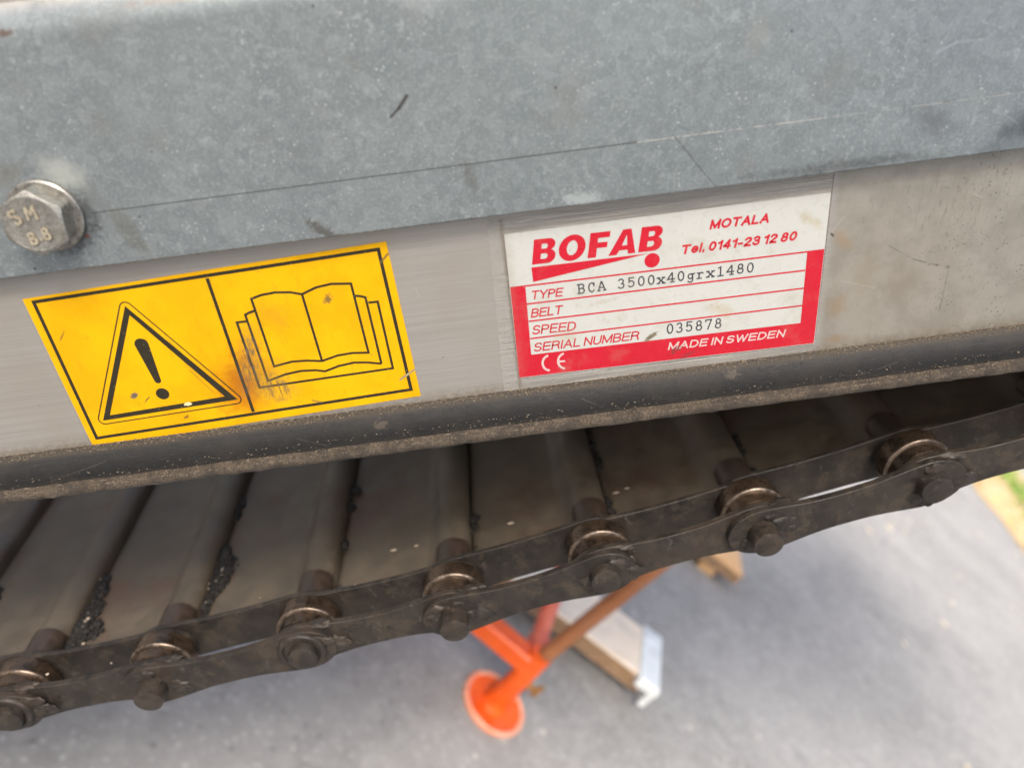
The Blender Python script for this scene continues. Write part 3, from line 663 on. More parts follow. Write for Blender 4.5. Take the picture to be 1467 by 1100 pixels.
# ------------------------------------------------------------------ yellow warning sticker
def quad_slab(q, y0, y1, round_=0.0):
    m = MB(); m.prism([tuple(p) for p in q], y1, y0); return m
ys = quad_slab(D['ysticker'], 0.0, -0.12).build('warning_sticker', M['yellow'], conv)
YI = -0.155
b = MB(); b.stroke([tuple(p) for p in D['yborder']], 0.88, YI, closed=True)
b.stroke([(-70.74, 41.2), (-70.43, 1.9)], 0.85, YI - 0.006); flatmesh(b, 'printed_border', M['yink'], ys)
b = MB()
to = [tuple(p) for p in D['tri_out']]; ti = [tuple(p) for p in D['tri_in']]
V = [(x, YI, z) for x, z in to + ti]; b.add(V, [[0, 1, 4, 3], [1, 2, 5, 4], [2, 0, 3, 5]])
thin = [tuple(p) for p in D['tri_thin']]
def rounded(poly, r, n=6):
    out = []
    for i in range(len(poly)):
        p = Vector(poly[i]); a = (Vector(poly[i - 1]) - p).normalized(); c = (Vector(poly[(i + 1) % len(poly)]) - p).normalized()
        th = a.angle(c); d = r / math.tan(th / 2); ctr = p + (a + c).normalized() * (r / math.sin(th / 2))
        p1 = p + a * d; p2 = p + c * d
        v1 = p1 - ctr; v2 = p2 - ctr; s = v1.angle_signed(v2)
        for k in range(n + 1):
            w_ = -s * k / n; out.append((ctr.x + v1.x * math.cos(w_) - v1.y * math.sin(w_), ctr.y + v1.x * math.sin(w_) + v1.y * math.cos(w_)))
    return out
# push the corners outwards so that the rounded line keeps its distance
cx = sum(p[0] for p in thin) / 3; cz = sum(p[1] for p in thin) / 3
big = [(cx + (x - cx) * 1.055, cz + (z - cz) * 1.055) for x, z in thin]
b.stroke(rounded(big, 1.5), 0.32, YI, closed=True)
(ax, az), (bx_, bz), (dx_, dz_) = D['ex']
r1, r2 = 1.75, 0.85
out = [(ax + r1 * math.cos(a), az + r1 * math.sin(a)) for a in [math.pi * k / 12 for k in range(13)]]
out += [(bx_ + r2 * math.cos(a), bz + r2 * math.sin(a)) for a in [math.pi + math.pi * k / 8 for k in range(9)]]
b.add([(x, YI, z) for x, z in out], [list(range(len(out)))]); b.disc(dx_, dz_, 1.72, 1.72, YI)
flatmesh(b, 'printed_warning_triangle', M['yink'], ys)
b = MB(); lw = 0.62
def smooth_pts(pts, corner):
    return pts
bk = [tuple(p) for p in D['book1'][:-1]]
b.stroke(bk, lw, YI, closed=True); b.stroke([tuple(p) for p in D['spine']], lw, YI - 0.006)
b.stroke([tuple(p) for p in D['book2']], lw, YI - 0.010); b.stroke([tuple(p) for p in D['book3']], lw, YI - 0.014)
flatmesh(b, 'printed_open_manual', M['yink'], ys)

# ------------------------------------------------------------------ nameplate under clear film
tp = quad_slab(D['tape'], 0.0, -0.05).build('clear_film', M['tape'], conv)
np_ = quad_slab([D['plate'][0], D['plate'][1], [83.24, 0.55], [2.15, 1.70]], -0.06, -0.30).build('nameplate', M['white'], conv)
YP = -0.33
ro = [tuple(p) for p in D['red_out']]; ri = [tuple(p) for p in D['red_in']]
b = MB(); b.add([(x, YP, z) for x, z in ro + ri], [[0, 3, 7, 4], [3, 2, 6, 7], [2, 1, 5, 6]])
flatmesh(b, 'red_panel', M['red'], np_)
b = MB()
for i, l in enumerate(D['lines'] + [[ro[0], ro[1]]]): b.stroke([tuple(l[0]), tuple(l[1])], 0.42, YP - 0.006)
flatmesh(b, 'ruled_line', M['red'], np_)
def arc(cx, cz, rx, rz, a0, a1, n=12): return [(cx + rx * math.cos(math.radians(a0 + (a1 - a0) * k / n)), cz + rz * math.sin(math.radians(a0 + (a1 - a0) * k / n))) for k in range(n + 1)]
# plain sans letters as centre lines: (width, strokes), cap height 1
SF = {
 'T': (.56, [[(0, 1), (.56, 1)], [(.28, 1), (.28, 0)]]), 'Y': (.60, [[(0, 1), (.30, .42), (.30, 0)], [(.60, 1), (.30, .42)]]),
 'P': (.52, [[(0, 0), (0, 1), (.28, 1)] + arc(.28, .74, .24, .26, 80, -80, 8) + [(.28, .48), (0, .48)]]),
 'E': (.52, [[(.52, 1), (0, 1), (0, 0), (.52, 0)], [(0, .52), (.47, .52)]]),
 'B': (.54, [[(0, .5), (0, 1), (.27, 1)] + arc(.27, .76, .24, .24, 80, -80, 8) + [(.27, .52), (0, .52)], [(.27, .52)] + arc(.27, .26, .28, .26, 80, -80, 8) + [(.27, 0), (0, 0), (0, .52)]]),
 'L': (.44, [[(0, 1), (0, 0), (.44, 0)]]),
 'S': (.52, [arc(.26, .755, .245, .245, 25, 235, 10) + [(.26, .53)] + arc(.26, .25, .26, .25, 60, -160, 12)]),
 'D': (.58, [[(0, 0), (0, 1), (.22, 1)] + arc(.22, .5, .36, .5, 80, -80, 12) + [(.22, 0), (0, 0)]]),
 'R': (.56, [[(0, 0), (0, 1), (.28, 1)] + arc(.28, .74, .24, .25, 80, -80, 8) + [(.28, .49), (0, .49)], [(.30, .49), (.48, .40), (.52, .12), (.56, 0)]]),
 'I': (.0, [[(0, 0), (0, 1)]]), 'A': (.62, [[(0, 0), (.31, 1), (.62, 0)], [(.12, .34), (.50, .34)]]),
 'N': (.54, [[(0, 0), (0, 1), (.54, 0), (.54, 1)]]), 'M': (.68, [[(0, 0), (0, 1), (.34, .08), (.68, 1), (.68, 0)]]),
 'U': (.54, [[(0, 1)] + arc(.27, .28, .27, .28, 180, 360, 12) + [(.54, 1)]]),
 'O': (.68, [arc(.34, .5, .34, .5, 0, 360, 24)]), 'W': (.86, [[(0, 1), (.215, 0), (.43, .92), (.645, 0), (.86, 1)]]),
 'e': (.42, [[(.02, .38), (.42, .38)] + arc(.21, .36, .21, .36, 0, 320, 16)]), 'l': (0, [[(0, 0), (0, 1)]]), '.': (0, [[(0, -.06), (0, .09)]]), '-': (.24, [[(0, .36), (.24, .36)]]),
 '0': (.44, [arc(.22, .5, .22, .5, 0, 360, 22)]), '1': (.22, [[(0, .80), (.12, .84), (.22, 1), (.22, 0)]]),
 '2': (.44, [arc(.22, .75, .21, .25, 165, -35, 10) + [(.02, .06), (.02, 0), (.44, 0)]]),
 '3': (.44, [arc(.21, .76, .2, .24, 165, -70, 10) + [(.2, .52)] , [(.16, .52)] + arc(.22, .27, .22, .27, 75, -165, 12)]),
 '4': (.46, [[(.34, 0), (.34, 1), (.0, .30), (.0, .25), (.46, .25)]]),
 '8': (.44, [arc(.22, .76, .18, .24, 0, 360, 16), arc(.22, .26, .22, .27, 0, 360, 18)]),
}
def text(mb, s, key, spec, y, shear=0.0):
    """plain letters set between two baseline points; the third point gives the cap height"""
    (x0, z0), (x1, z1), (tx, tz) = spec
    wd = {'r': 0.39, 'b': 0.55, 'm': 0.42}[key]; gap = {'r': 0.20, 'b': 0.27, 'm': 0.24}[key]
    H = tz - z0; cap = H - wd; pen = 0; gl = []
    for ch in s:
        if ch == ' ': pen += 0.22; continue
        w_, st_ = SF[ch]; gl.append((pen, st_)); pen += w_ + gap
    tot = pen - gap; L = x1 - x0 - wd; k = L / (tot * cap); a = (z1 - z0) / (x1 - x0); c = 0
    for p, st_ in gl:
        for q in st_:
            c += 1; closed = len(q) > 14 and abs(q[0][0] - q[-1][0]) < 1e-6 and abs(q[0][1] - q[-1][1]) < 1e-6
            q = q[:-1] if closed else q
            P = []
            for X, Z in q:
                X = (p + X) * cap * k; Z = Z * cap + wd / 2; P.append((x0 + wd / 2 + X + shear * Z, z0 + X * a + Z))
            mb.stroke(P, wd, y - 0.003 * (c % 4), closed=closed, cap=not closed)
b = MB(); T = D['texts']
for s in ('TYPE', 'BELT', 'SPEED', 'SERIAL NUMBER'): text(b, s, 'r', T[s], YP - 0.004, 0.23)
flatmesh(b, 'field_lettering', M['letter'], np_)
b = MB()
for s in ('MOTALA', 'Tel. 0141-23 12 80'): text(b, s, 'b', T[s], YP - 0.004, 0.23)
flatmesh(b, 'maker_lettering', M['red'], np_)
b = MB(); sp = T['BOFAB']
cap = 6.45; xs, zs_ = sp[0]; sl_ = (sp[1][1] - sp[0][1]) / (sp[1][0] - sp[0][0])
def LT(pts, x): return [(xs + (x + px_) + 0.17 * pz_ * cap, zs_ + sl_ * (x + px_) + pz_ * cap) for px_, pz_ in pts]
def arc0(cx, cz, rx, rz, a0, a1, n=12): return [(cx + rx * math.cos(math.radians(a0 + (a1 - a0) * k / n)), cz + rz * math.sin(math.radians(a0 + (a1 - a0) * k / n))) for k in range(n + 1)]
Bo = [(0, 0), (3.7, 0)] + arc0(3.9, .285, 1.85, .285, -85, 72) + arc0(3.7, .76, 1.75, .24, -55, 88) + [(0, 1)]
Bh = [[(2.05, .19), (3.2, .19)] + arc0(3.2, .30, .55, .11, -80, 80, 6) + [(2.05, .41)], [(2.05, .60), (3.1, .60)] + arc0(3.1, .70, .5, .10, -80, 80, 6) + [(2.05, .80)]]
for x in (0.0, 26.75): b.flat(LT(Bo, x), YP, 0.006, [LT(h, x) for h in Bh])
b.flat(LT(arc0(3.35, .5, 3.35, .53, 0, 345, 23), 6.45), YP, 0.006, [LT(arc0(3.35, .5, 1.35, .30, 0, 340, 17), 6.45)])
b.flat(LT([(0, 0), (2.1, 0), (2.1, .37), (4.6, .37), (4.6, .59), (2.1, .59), (2.1, .77), (5.0, .77), (5.0, 1), (0, 1)], 14.0), YP, 0.006)
b.flat(LT([(-.35, 0), (1.75, 0), (2.25, .17), (4.35, .17), (4.6, 0), (6.45, 0), (4.6, 1), (2.55, 1)], 19.6), YP, 0.006, [LT([(2.75, .36), (4.1, .36), (3.65, .78)], 19.6)])
wd_ = [tuple(p) for p in D['wedge']]; b.flat([wd_[0], wd_[1], wd_[2]], YP - 0.0, 0.004); b.disc(D['dot'][0], D['dot'][1], 1.95, 1.95, YP - 0.010, 28)
flatmesh(b, 'maker_logo', M['red'], np_)
b = MB(); text(b, 'MADE IN SWEDEN', 'm', T['MADE IN SWEDEN'], YP - 0.004, 0.23)
flatmesh(b, 'origin_lettering', M['pale'], np_); b = MB()
for i, pl in enumerate(((9.95, 5.25), (14.15, 5.25))):
    pts = [(pl[0] + 2.35 * 0.85 * math.cos(a) + 0.9, pl[1] + 2.35 * math.sin(a)) for a in [math.radians(98 + 164 * k / 12) for k in range(13)]]
    b.stroke(pts, 0.62, YP - 0.006)
b.stroke([(13.2, 5.27), (14.95, 5.22)], 0.6, YP - 0.010)
flatmesh(b, 'conformity_mark', M['pale'], np_)

# typewriter characters: cell 0..1 wide, cap height 1
TW = {
 'B': [[(.15, 0), (.15, 1)], [(.02, 0), (.5, 0)] + arc(.5, .27, .3, .27, -90, 90)[1:] + [(.15, .54)], [(.02, 1), (.5, 1)] + arc(.5, .77, .26, .23, 90, -90)[1:]],
 'C': [arc(.5, .5, .36, .5, 42, 318, 18), [(.80, .66), (.80, .98)]],
 'A': [[(.08, 0), (.46, .98), (.54, .98), (.92, 0)], [(.22, .34), (.78, .34)], [(0, 0), (.26, 0)], [(.74, 0), (1, 0)]],
 '3': [arc(.44, .74, .30, .26, 150, -80, 12) + arc(.44, .26, .36, .27, 82, -150, 14)[1:]],
 '5': [[(.80, 1), (.22, 1), (.2, .55)] + arc(.45, .33, .36, .33, 125, -145, 14)],
 '0': [arc(.5, .5, .34, .5, 0, 360, 24)],
 'x': [[(.12, .62), (.84, 0)], [(.12, 0), (.84, .62)], [(0, .62), (.3, .62)], [(.66, .62), (.96, .62)], [(0, 0), (.3, 0)], [(.66, 0), (.96, 0)]],
 '4': [[(.66, 0), (.66, 1), (.60, 1), (.06, .32), (.92, .32)], [(.45, 0), (.87, 0)]],
 'g': [arc(.44, .36, .28, .27, 0, 360, 18), [(.95, .62), (.72, .62), (.72, -.10)] + arc(.42, -.10, .30, .20, 0, -150, 10)[1:]],
 'r': [[(.28, 0), (.28, .62)], [(.1, .62), (.28, .62)], [(.05, 0), (.55, 0)], arc(.58, .32, .30, .30, 180, 50, 8)],
 '1': [[(.5, 0), (.5, 1), (.24, .9)], [(.18, 0), (.82, 0)]],
 '8': [arc(.5, .75, .27, .25, 0, 360, 18), arc(.5, .26, .34, .27, 0, 360, 20)],
 '7': [[(.12, .84), (.12, 1), (.86, 1), (.42, 0)]],
}
b = MB(); cnt = 0
def typed(s, spec, wd=0.34):
    global cnt
    (x0, z0), (x1, z1), (tx, tz) = spec
    h = tz - z0; pitch = (x1 - x0) / (len(s) - 0.22); cw = pitch * 0.80; a = (z1 - z0) / (x1 - x0)
    for i, ch in enumerate(s):
        if ch == ' ': continue
        ox = x0 + i * pitch; oz = z0 + a * (i * pitch) + rnd.uniform(-0.05, 0.05)
        for st_ in TW[ch]:
            cnt += 1
            closed = ch in '08g' and len(st_) > 15 and abs(st_[0][0] - st_[-1][0]) < 1e-6
            P = [(ox + x * cw, oz + z * h) for x, z in (st_[:-1] if closed else st_)]
            b.stroke(P, wd, YP - 0.016 - 0.003 * (cnt % 5), closed=closed, cap=not closed)
typed('BCA 3500x40grx1480', D['type1']); typed('035878', D['type2'])
flatmesh(b, 'typed_lettering', M['ink'], np_)

# ------------------------------------------------------------------ chain
known = [(-185.2, -106.4), (-134.4, -102.4), (-80.8, -94.9), (-28.7, -88.2), (22.4, -77.8), (74.0, -68.3), (127.2, -57.3)]
pins = list(known)
x, z = pins[-1]; sl = 0.21
while x < 1380:
    sl = max(0.0, sl - 0.035) if z < -34 else 0.0; d = 52.0; x += d * math.cos(sl); z += d * math.sin(sl); pins.append((x, z))
x, z = pins[0]; sl = 0.075
while x > -560:
    sl = sl - 0.03; d = 52.0; x -= d * math.cos(sl); z -= d * math.sin(sl); pins.insert(0, (x, z))
off = pins.index(known[0])                   # index of the first visible pin ('pin 1', odd: outer link ends here on its right)
def plate_mesh(name, y0, y1, hp=26.0, R_=10.6, Z_=8.8, W_=6.4):
    o = []
    for k in range(15):
        t = -1 + 2 * k / 14; u = abs(t); s_ = (u * u * (3 - 2 * u)) ** 1.6; o.append((t * hp, W_ + (Z_ - W_) * s_))
    for k in range(1, 16):
        a = math.pi / 2 - math.pi * k / 16; o.append((hp + R_ * math.cos(a), Z_ * math.sin(a)))
    for k in range(15):
        t = 1 - 2 * k / 14; u = abs(t); s_ = (u * u * (3 - 2 * u)) ** 1.6; o.append((t * hp, -(W_ + (Z_ - W_) * s_)))
    for k in range(1, 16):
        a = -math.pi / 2 - math.pi * k / 16; o.append((-hp + R_ * math.cos(a), Z_ * math.sin(a)))
    m = MB(); m.prism(o, y0, y1, 0.15); me = mesh(name, m.V, m.F, 35); me.materials.append(M['link']); return me
ON, IN_, IF, OF = plate_mesh('link_plate', 1.5, 3.8), plate_mesh('link_plate', 3.95, 6.1), plate_mesh('link_plate', 17.2, 18.9, W_=7.9), plate_mesh('link_plate', 19.1, 20.8, W_=7.9)
def put(name, me, p, ang=0.0, sx=1.0, parent=conv):
    o = bpy.data.objects.new(name, me); COL.objects.link(o); o.parent = parent
    o.location = (p[0] * MM, 0, p[1] * MM); o.rotation_euler = (0, -ang, 0); o.scale = (sx, 1, 1); return o
m = MB(); m.lathe([(6.12, 7.5), (6.15, 8.6), (6.4, 9.3), (10.3, 9.6), (10.35, 10.3), (10.65, 10.8), (16.2, 10.8), (16.5, 10.6), (16.9, 8.0)], 48); roller_me = mesh('chain_roller', m.V, m.F, 30); roller_me.materials.append(M['roller'])
m = MB(); m.lathe([(10.22, 9.5), (10.2, 10.35), (10.5, 10.72), (10.95, 10.83), (11.0, 9.5)], 48); glint_ring_me = mesh('painted_glint_ring', m.V, m.F, 50); glint_ring_me.materials.append(M['glint'])  # ring in a brighter colour, a painted sky highlight on the roller step
m = MB(); m.lathe([(-4.8, 4.1), (-4.5, 4.75), (-4.0, 4.85), (21.3, 4.85)], 32); pin_long = mesh('chain_pin', m.V, m.F, 30); pin_long.materials.append(M['pin'])
m = MB(); m.lathe([(-2.2, 4.2), (-1.9, 4.9), (-1.4, 5.0), (21.3, 5.0)], 32); pin_short = mesh('chain_pin', m.V, m.F, 30); pin_short.materials.append(M['link'])
m = MB(); m.lathe([(1.48, 8.2), (0.5, 8.1), (0.1, 7.7), (0.1, 6.4), (0.7, 6.0)], 40); ring_me = mesh('pin_washer', m.V, m.F, 40); ring_me.materials.append(M['link'])
m = MB(); m.lathe([(28, 3.2), (515, 3.2)], 20); rod_me = mesh('cross_rod', m.V, m.F, 40); rod_me.materials.append(M['rod'])
m = MB(); m.lathe([(21.1, 8.0), (22.0, 8.0), (22.4, 6.4), (33.5, 6.3), (34.2, 5.0)], 28); slv_me = mesh('rod_sleeve', m.V, m.F, 40); slv_me.materials.append(M['rod'])

def lump(mb, c, r, sx, sy, sz, seed, amp=0.45):
    bm = bmesh.new(); bmesh.ops.create_icosphere(bm, subdivisions=3, radius=1)
    V = []
    for v in bm.verts:
        n_ = v.co.normalized(); k = 1 + amp * noise.noise(n_ * 1.8 + Vector((seed, 0, 0))) + amp * 0.5 * noise.noise(n_ * 5 + Vector((0, seed, 0)))
        V.append((c[0] + n_.x * r * sx * k, c[1] + n_.y * r * sy * k, c[2] + n_.z * r * sz * k))
    mb.add(V, [[w_.index for w_ in f.verts] for f in bm.faces]); bm.free()

for i, (px, pz) in enumerate(pins):
    k = i - off                                   # k = 0 is the leftmost pin in view
    odd = (k % 2 == 0)                            # short pin, outer link ends to its right
    ro_ = put('chain_roller', roller_me, (px, pz), rnd.uniform(0, 6))
    e_ = bpy.data.objects.new('painted_glint_ring', glint_ring_me); COL.objects.link(e_); e_.parent = ro_
    put('chain_pin', pin_short if (odd or k == 4) else pin_long, (px, pz))
    if odd and k < 4: put('pin_washer', ring_me, (px - 0.5, pz + 0.5))
    rod = put('cross_rod', rod_me, (px, pz))
    s_ = bpy.data.objects.new('rod_sleeve', slv_me); COL.objects.link(s_); s_.parent = rod
    if i + 1 < len(pins):
        qx, qz = pins[i + 1]; a = math.atan2(qz - pz, qx - px); L = math.hypot(qx - px, qz - pz)
        near, far = (IN_, IF) if k % 2 == 0 else (ON, OF)
        mid = ((px + qx) / 2, (pz + qz) / 2)
        put('link_plate', near, mid, a, L / 52.0); put('link_plate', far, mid, a, L / 52.0)
    if -1 <= k <= 7:
        gm = MB()
        for q in range(5):
            an = rnd.uniform(-0.5, 1.5); rr = rnd.uniform(8.0, 11.0); lump(gm, (px + rr * math.cos(an), rnd.uniform(1.5, 3.9), pz + rr * math.sin(an) * 0.65), rnd.uniform(1.4, 3.2), 1.5, 0.35, 0.9, rnd.uniform(0, 90))
        for q in range(4):
            an = rnd.uniform(0, 6.3); lump(gm, (px + 6.0 * math.cos(an), 1.5, pz + 6.0 * math.sin(an)), rnd.uniform(1.4, 2.4), 1.4, 0.35, 1.1, rnd.uniform(0, 90))
        lump(gm, (px + 7.0, 5.0, pz + 8.3), 2.0, 2.2, 1.0, 0.6, rnd.uniform(0, 90))
        link('grease_lump', mesh('grease_lump', gm.V, gm.F, 60), M['link'], conv, kind='stuff')

# ------------------------------------------------------------------ belt panels: each runs from the groove right of one rod over the next rod
for i in range(len(pins) - 1):
    (px, pz), (qx, qz) = pins[i], pins[i + 1]
    L = math.hypot(qx - px, qz - pz); a = math.atan2(qz - pz, qx - px)
    top_ = []                                    # (s along, h up) relative to rod i
    base = -3.4
    for s_, h_ in ((5.2, -6.7), (6.1, -4.4), (7.2, -3.3), (9.5, -3.0), (L * 0.5, -3.6), (L - 12, -3.3), (L - 9, -2.4)): top_.append((s_, h_))
    for k in range(9):
        an = math.radians(152 - 150 * k / 8); top_.append((L + 6.0 * math.cos(an) * 1.05, 3.9 * math.sin(an) - 0.2))
    top_.append((L + 6.0, -3.0)); top_.append((L + 5.2, -7.2))
    ny = 26; ys_ = [22.2 + 498 * (j / ny) ** 1.8 for j in range(ny + 1)]
    V = []; F = []
    n = len(top_)
    for j, y in enumerate(ys_):
        for q, (s_, h_) in enumerate(top_):
            dz = 0.35 * noise.noise((s_ * 0.1 + i * 3, y * 0.05, 2)); hh = h_ + dz
            if y < 30 and q >= 7 and h_ > -2.5: hh = h_ - 1.0 * (1 - (y - 17) / 13) * 6 if False else h_ + dz
            V.append((px + s_ * math.cos(a) - hh * math.sin(a), y, pz + s_ * math.sin(a) + hh * math.cos(a)))
    nv = len(V)
    V += [(x_ + 1.6 * math.sin(a), y_, z_ - 1.6 * math.cos(a)) for x_, y_, z_ in V]
    for j in range(ny):
        for q in range(n - 1):
            F.append([j * n + q, j * n + q + 1, (j + 1) * n + q + 1, (j + 1) * n + q])
            F.append([nv + j * n + q, nv + j * n + q + 1, nv + (j + 1) * n + q + 1, nv + (j + 1) * n + q])
    for j in range(ny):
        for q in (0, n - 1): F.append([j * n + q, (j + 1) * n + q, nv + (j + 1) * n + q, nv + j * n + q])
    for j in (0, ny):
        for q in range(n - 1): F.append([j * n + q, j * n + q + 1, nv + j * n + q + 1, nv + j * n + q])
    link('belt_panel', mesh('belt_panel', V, F, 50), M['belt'], conv)

# debris caught in the grooves, and chaff on the belt
def on_belt(k, s_, y, h=0.0):
    (px, pz), (qx, qz) = pins[off + k], pins[off + k + 1]; a = math.atan2(qz - pz, qx - px)
    return (px + s_ * math.cos(a) - h * math.sin(a), y, pz + s_ * math.sin(a) + h * math.cos(a))
gm = MB(); gs = MB()
def clump(k, s_, y0, y1, wid, n, pale):
    for q in range(n):
        y = rnd.uniform(y0, y1); mid = 1 - abs((y - (y0 + y1) / 2) / ((y1 - y0) / 2)) ** 2
        p = on_belt(k, s_ + rnd.gauss(0, wid * (0.4 + mid) * 0.5), y, -3.0 + rnd.uniform(0, 1.6) * mid)
        lump(gm, p, rnd.choice((0.35, 0.5, 0.7, 1.0, 1.5)), 1.2, 1.5, 0.8, rnd.uniform(0, 99), 0.8)
    for q in range(pale):
        p = on_belt(k, s_ + rnd.gauss(0, wid * 0.8), rnd.uniform(y0, y1), -1.0); grain(gs, p[0], p[1], p[2], rnd.choice((0.2, 0.3, 0.4, 0.7)))
clump(0, 9.6, 28, 52, 3.6, 190, 12); clump(0, 8.0, 52, 66, 1.6, 40, 2); clump(1, 9.2, 44, 64, 3.0, 130, 9); clump(1, 8.0, 34, 44, 1.4, 24, 1); clump(-1, 9.4, 40, 72, 3.6, 130, 8)
clump(2, 8.0, 24, 31, 1.0, 14, 0); clump(3, 8.0, 24, 29, 1.0, 10, 0)
for kk in range(0, 6):
    for q in range(3):
        y0 = rnd.uniform(24, 90); clump(kk, 7.4, y0, y0 + rnd.uniform(4, 14), 0.8, rnd.randint(4, 10), 0)
link('groove_debris', mesh('groove_debris', gm.V, gm.F, 60), M['grease'], conv, kind='stuff')
def seed_at(k, s_, y, L, a): 
    c = on_belt(k, s_, y, -2.6); V = []
    u = (math.cos(a), math.sin(a)); v = (-u[1], u[0])
    for t_, w_, hh in ((-1, 0, 0), (-.3, .4, .1), (.5, .35, .1), (1, 0, 0), (.5, -.35, .1), (-.3, -.4, .1), (0, 0, .6), (0, 0, -.4)):
        V.append((c[0] + L * (u[0] * t_ + v[0] * w_), c[1] + L * (u[1] * t_ + v[1] * w_), c[2] + hh * 0.8))
    gs.add(V, [[0, 1, 6], [1, 2, 6], [2, 3, 6], [3, 4, 6], [4, 5, 6], [5, 0, 6], [1, 0, 7], [2, 1, 7], [3, 2, 7], [4, 3, 7], [5, 4, 7], [0, 5, 7]])
def seed_px(x, z_unused, y): pass
for k, s_, y, L, a in ((2, 28, 44, 1.5, 0.1), (2, 37, 43.5, 1.1, 0), (3, 22, 42, 1.5, 0.1), (4, 11, 42, 1.6, 0.1), (4, 15.5, 42.8, 1.1, 0.1), (0, 3, 24, 1.3, 1), (2, 14, 30, .5, 0), (1, 30, 35, .4, 0)):
    seed_at(k, s_, y, L, a)
for k, s_, y in ((0, 14, 8.5), (0, 37, 8)): 
    c = on_belt(k, s_, y, 8.0); grain(gs, c[0], c[1], c[2], 0.5)
link('pale_chaff', mesh('pale_chaff', gs.V, gs.F, 60), M['seed'], conv, kind='stuff')

# ------------------------------------------------------------------ support stand on the asphalt
gz = GROUND * 1000
F0 = Vector((405, 415, gz))
st = empty('support_stand', (F0.x * MM, F0.y * MM, GROUND), 'bright orange tubular stand with a round foot plate standing on the asphalt', 'stand')
def rel(p): return (p[0] - F0.x, p[1] - F0.y, p[2] - gz)
def lathe_z(mb, prof, seg=48, loop=False):
    V = []; F = []
    for z_, r in prof:
        for k in range(seg): a = 2 * math.pi * k / seg; V.append((r * math.cos(a), r * math.sin(a), z_))
    for i in range(len(prof) - 1):
        for k in range(seg): j = (k + 1) % seg; F.append([i * seg + k, i * seg + j, (i + 1) * seg + j, (i + 1) * seg + k])
    if loop: F += [[(len(prof) - 1) * seg + k, (len(prof) - 1) * seg + (k + 1) % seg, (k + 1) % seg, k] for k in range(seg)]
    else: F.append(list(range(seg))[::-1]); F.append([(len(prof) - 1) * seg + k for k in range(seg)])
    mb.add(V, F)
m = MB(); lathe_z(m, [(0, 36), (0.5, 41), (5, 42.5), (7.5, 41.5), (6.5, 38), (4.5, 34), (4.5, 18), (10, 15), (16, 14)]); fp = m.build('foot_plate', M['orange'], st, 40)
m = MB(); lathe_z(m, [(6.2, 36.6), (7.9, 38.4), (8.4, 41.0), (6.6, 42.9), (1.5, 42.2), (1.5, 41.4), (6.4, 40.9)], loop=True); m.build('worn_rim', M['rim'], fp, 40)
m = MB(); lathe_z(m, [(12, 13.5), (60, 13.5), (104, 13.5)], 32); m.build('leg_tube', M['orange'], st, 40)
e = Vector((0, 0, 84)); d = Vector((-0.88, 0.40, 0.0)).normalized()
m = MB(); m.beam(e - d * (-6), e + d * 620, 27, 25); m.build('base_rail', M['orange'], st)
m = MB(); m.tube((3, 0, 94), (75, 0, 705), 9.5, 16); m.build('upright_rod', M['rusty'], st, 40)
m = MB(); m.tube((34, 62, 55), (14, 122, 165), 11, 16); m.tube((38, 56, 50), (32, 70, 66), 14, 16); m.build('rear_bracket', M['redp'], st, 40)
m = MB(); m.tube((18, 0, 52), (30, -2, 50), 3.2, 12); m.beam((29, -3, 42), (31, -3, 60), 4, 7); m.tube((10, 0, 53), (19, 0, 52), 6, 6); m.build('wing_bolt', M['wing'], st, 40)

# ------------------------------------------------------------------ boards lying by the stand
def board(name, c0, along, wd_, ln, th, z0, mat, label, cat, cap):
    al = Vector((along[0], along[1], 0)).normalized(); sd = Vector((al.y, -al.x, 0))
    o = empty(name, (c0[0] * MM, c0[1] * MM, GROUND), label, cat)
    def P(u, v, z_): q = al * u + sd * v; return (q.x, q.y, z_)
    def slab(u0, u1, v0, v1, a, b_, ch=2.0):
        m_ = MB(); V = [P(u0, v0, a), P(u1, v0, a), P(u1, v1, a), P(u0, v1, a), P(u0, v0, b_ - ch), P(u1, v0, b_ - ch), P(u1, v1, b_ - ch), P(u0, v1, b_ - ch),
                        P(u0 + ch, v0 + ch, b_), P(u1 - ch, v0 + ch, b_), P(u1 - ch, v1 - ch, b_), P(u0 + ch, v1 - ch, b_)]
        F = [[0, 1, 2, 3], [8, 9, 10, 11]]
        for r in (0, 4):
            for k in range(4): F.append([r + k, r + (k + 1) % 4, r + 4 + (k + 1) % 4, r + 4 + k])
        m_.add(V, F); return m_
    slab(0, ln, 0, wd_, z0, z0 + th).build('board_top', mat, o)
    slab(2, ln, -1.5, -0.1, z0 - 4, z0 + th - 4, 0.3).build('board_edge_strip', M['woodedge'], o)
    if cap:
        slab(-16, 18, -14, wd_ + 3, z0 + th - 10, z0 + th + 5).build('metal_end_cap', M['whitep'], o)
        slab(-15, -6, -12, wd_ * 0.4, z0 - 10, z0 + th - 4).build('metal_end_cap', M['whitep'], o)
    else:
        slab(40, 75, 10, wd_ - 10, 0, z0 - 0.5).build('batten', mat, o)
    return o
board('wooden_board', (640, 506), (-0.94, 0.34), 102, 900, 24, 26, M['wood'], 'pale weathered board with a white metal end cap, lying beside the orange stand', 'board', True)
board('wooden_board', (1003, 893), (-0.94, 0.34), 118, 900, 22, 27, M['wood2'], 'orange-brown board whose bare corner shows just under the chain, behind the capped board', 'board', False)

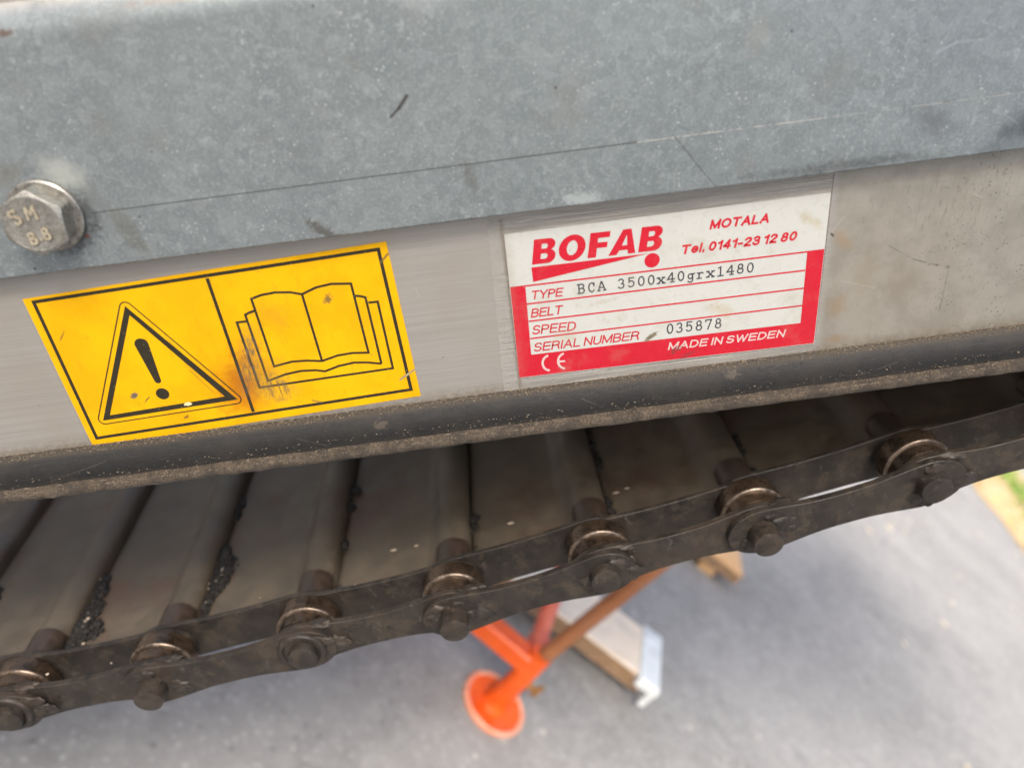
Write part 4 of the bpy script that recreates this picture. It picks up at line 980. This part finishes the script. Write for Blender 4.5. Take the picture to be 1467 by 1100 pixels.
# ------------------------------------------------------------------ grass verge, kerb and leaves at the far edge of the asphalt
A = Vector((4.128, 3.335)); Bp = Vector((3.856, 2.574)); dr = (A - Bp).normalized(); nr = Vector((dr.y, -dr.x))
def vp(u, v, z_=0): q = A + dr * u + nr * v; return (q.x, q.y, GROUND + z_)
m = MB(); nu, nv_ = 80, 8
for iu in range(nu + 1):
    for iv in range(nv_ + 1):
        u = -9 + 22 * iu / nu; v = 1.5 * iv / nv_; ed = 0.07 * noise.noise((u * 3, 0, 0)) if iv == 0 else 0
        m.V.append(vp(u, v + ed, 0.004 + 0.05 * min(v, 0.5) * (1 + noise.noise((u * 2, v * 2, 0)))))
for iu in range(nu):
    for iv in range(nv_): a = iu * (nv_ + 1) + iv; m.F.append([a, a + 1, a + nv_ + 2, a + nv_ + 1])
link('verge_ground', mesh('verge_ground', m.V, m.F, 60, 1), M['soil'], kind='structure')
m = MB()
for i in range(24):
    u0 = -9 + i * 0.92; 
    V = [vp(u0, 1.42), vp(u0 + 0.905, 1.42), vp(u0 + 0.905, 3.4), vp(u0, 3.4)]
    V2 = [(x_, y_, GROUND + 0.16) for x_, y_, z_ in V]
    m.add(V + V2, [[0, 1, 2, 3], [4, 5, 6, 7], [0, 1, 5, 4], [1, 2, 6, 5], [2, 3, 7, 6], [3, 0, 4, 7]])
link('pale_paving_kerb', mesh('pale_paving_kerb', m.V, m.F, None, 1), M['kerb'], kind='structure')
gm = MB()
for i in range(5200):
    u = rnd.uniform(-5, 8); v = 0.75 + rnd.gauss(0, 0.22)
    if not 0.15 < v < 1.4 or noise.noise((u * 1.3, v * 1.5, 5)) < -0.05: continue
    x_, y_, z_ = vp(u, v, 0.02); h = rnd.uniform(0.05, 0.14); a = rnd.uniform(0, 6.3); w_ = 0.006
    gm.add([(x_ + w_ * math.cos(a), y_ + w_ * math.sin(a), z_), (x_ - w_ * math.cos(a), y_ - w_ * math.sin(a), z_), (x_ + rnd.gauss(0, 0.03), y_ + rnd.gauss(0, 0.03), z_ + h)], [[0, 1, 2]])
me = bpy.data.meshes.new('grass'); me.from_pydata(gm.V, [], gm.F); link('grass', me, M['grass'], kind='stuff')
def leaves(name, mat, pts, kind='stuff'):
    gm = MB()
    for x_, y_, z_, s_ in pts:
        a = rnd.uniform(0, 6.3); ca, sa = math.cos(a), math.sin(a); t1, t2 = rnd.uniform(0.0, 0.5), rnd.uniform(0.0, 0.5)
        L = [(-1, 0, 0), (-.4, .45, t1), (.3, .5, t1), (1, 0, .2), (.3, -.5, t2), (-.4, -.45, t2)]
        gm.add([(x_ + s_ * (p * ca - q * sa), y_ + s_ * (p * sa + q * ca), z_ + 0.004 + s_ * 0.6 * r) for p, q, r in L], [[0, 1, 2, 3], [0, 3, 4, 5]])
    me = bpy.data.meshes.new(name); me.from_pydata(gm.V, [], gm.F); link(name, me, mat, kind=kind)
P = []
for i in range(1500):
    u = rnd.uniform(-7, 9); v = abs(rnd.gauss(0, 0.35)) + 0.0
    P.append(vp(u, v, 0.03 * min(v, 1)) + (rnd.uniform(0.015, 0.04),))
leaves('verge_leaves', M['leaf'], P)
P = []
for i in range(60):
    u = rnd.uniform(-4, 3); v = -abs(rnd.gauss(0.2, 0.8)); P.append(vp(u, v, 0.0) + (rnd.uniform(0.008, 0.018),))
for x_, y_ in ((2.345, 1.912), (2.30, 1.83), (2.42, 1.95), (2.2, 1.80), (1.95, 1.62), (2.6, 2.05), (1.60, 1.48), (2.15, 1.75), (2.5, 1.7), (2.36, 1.99), (1.60, 0.70)):
    P.append((x_, y_, GROUND, rnd.uniform(0.010, 0.018)))
leaves('fallen_leaves', M['leafb'], P)
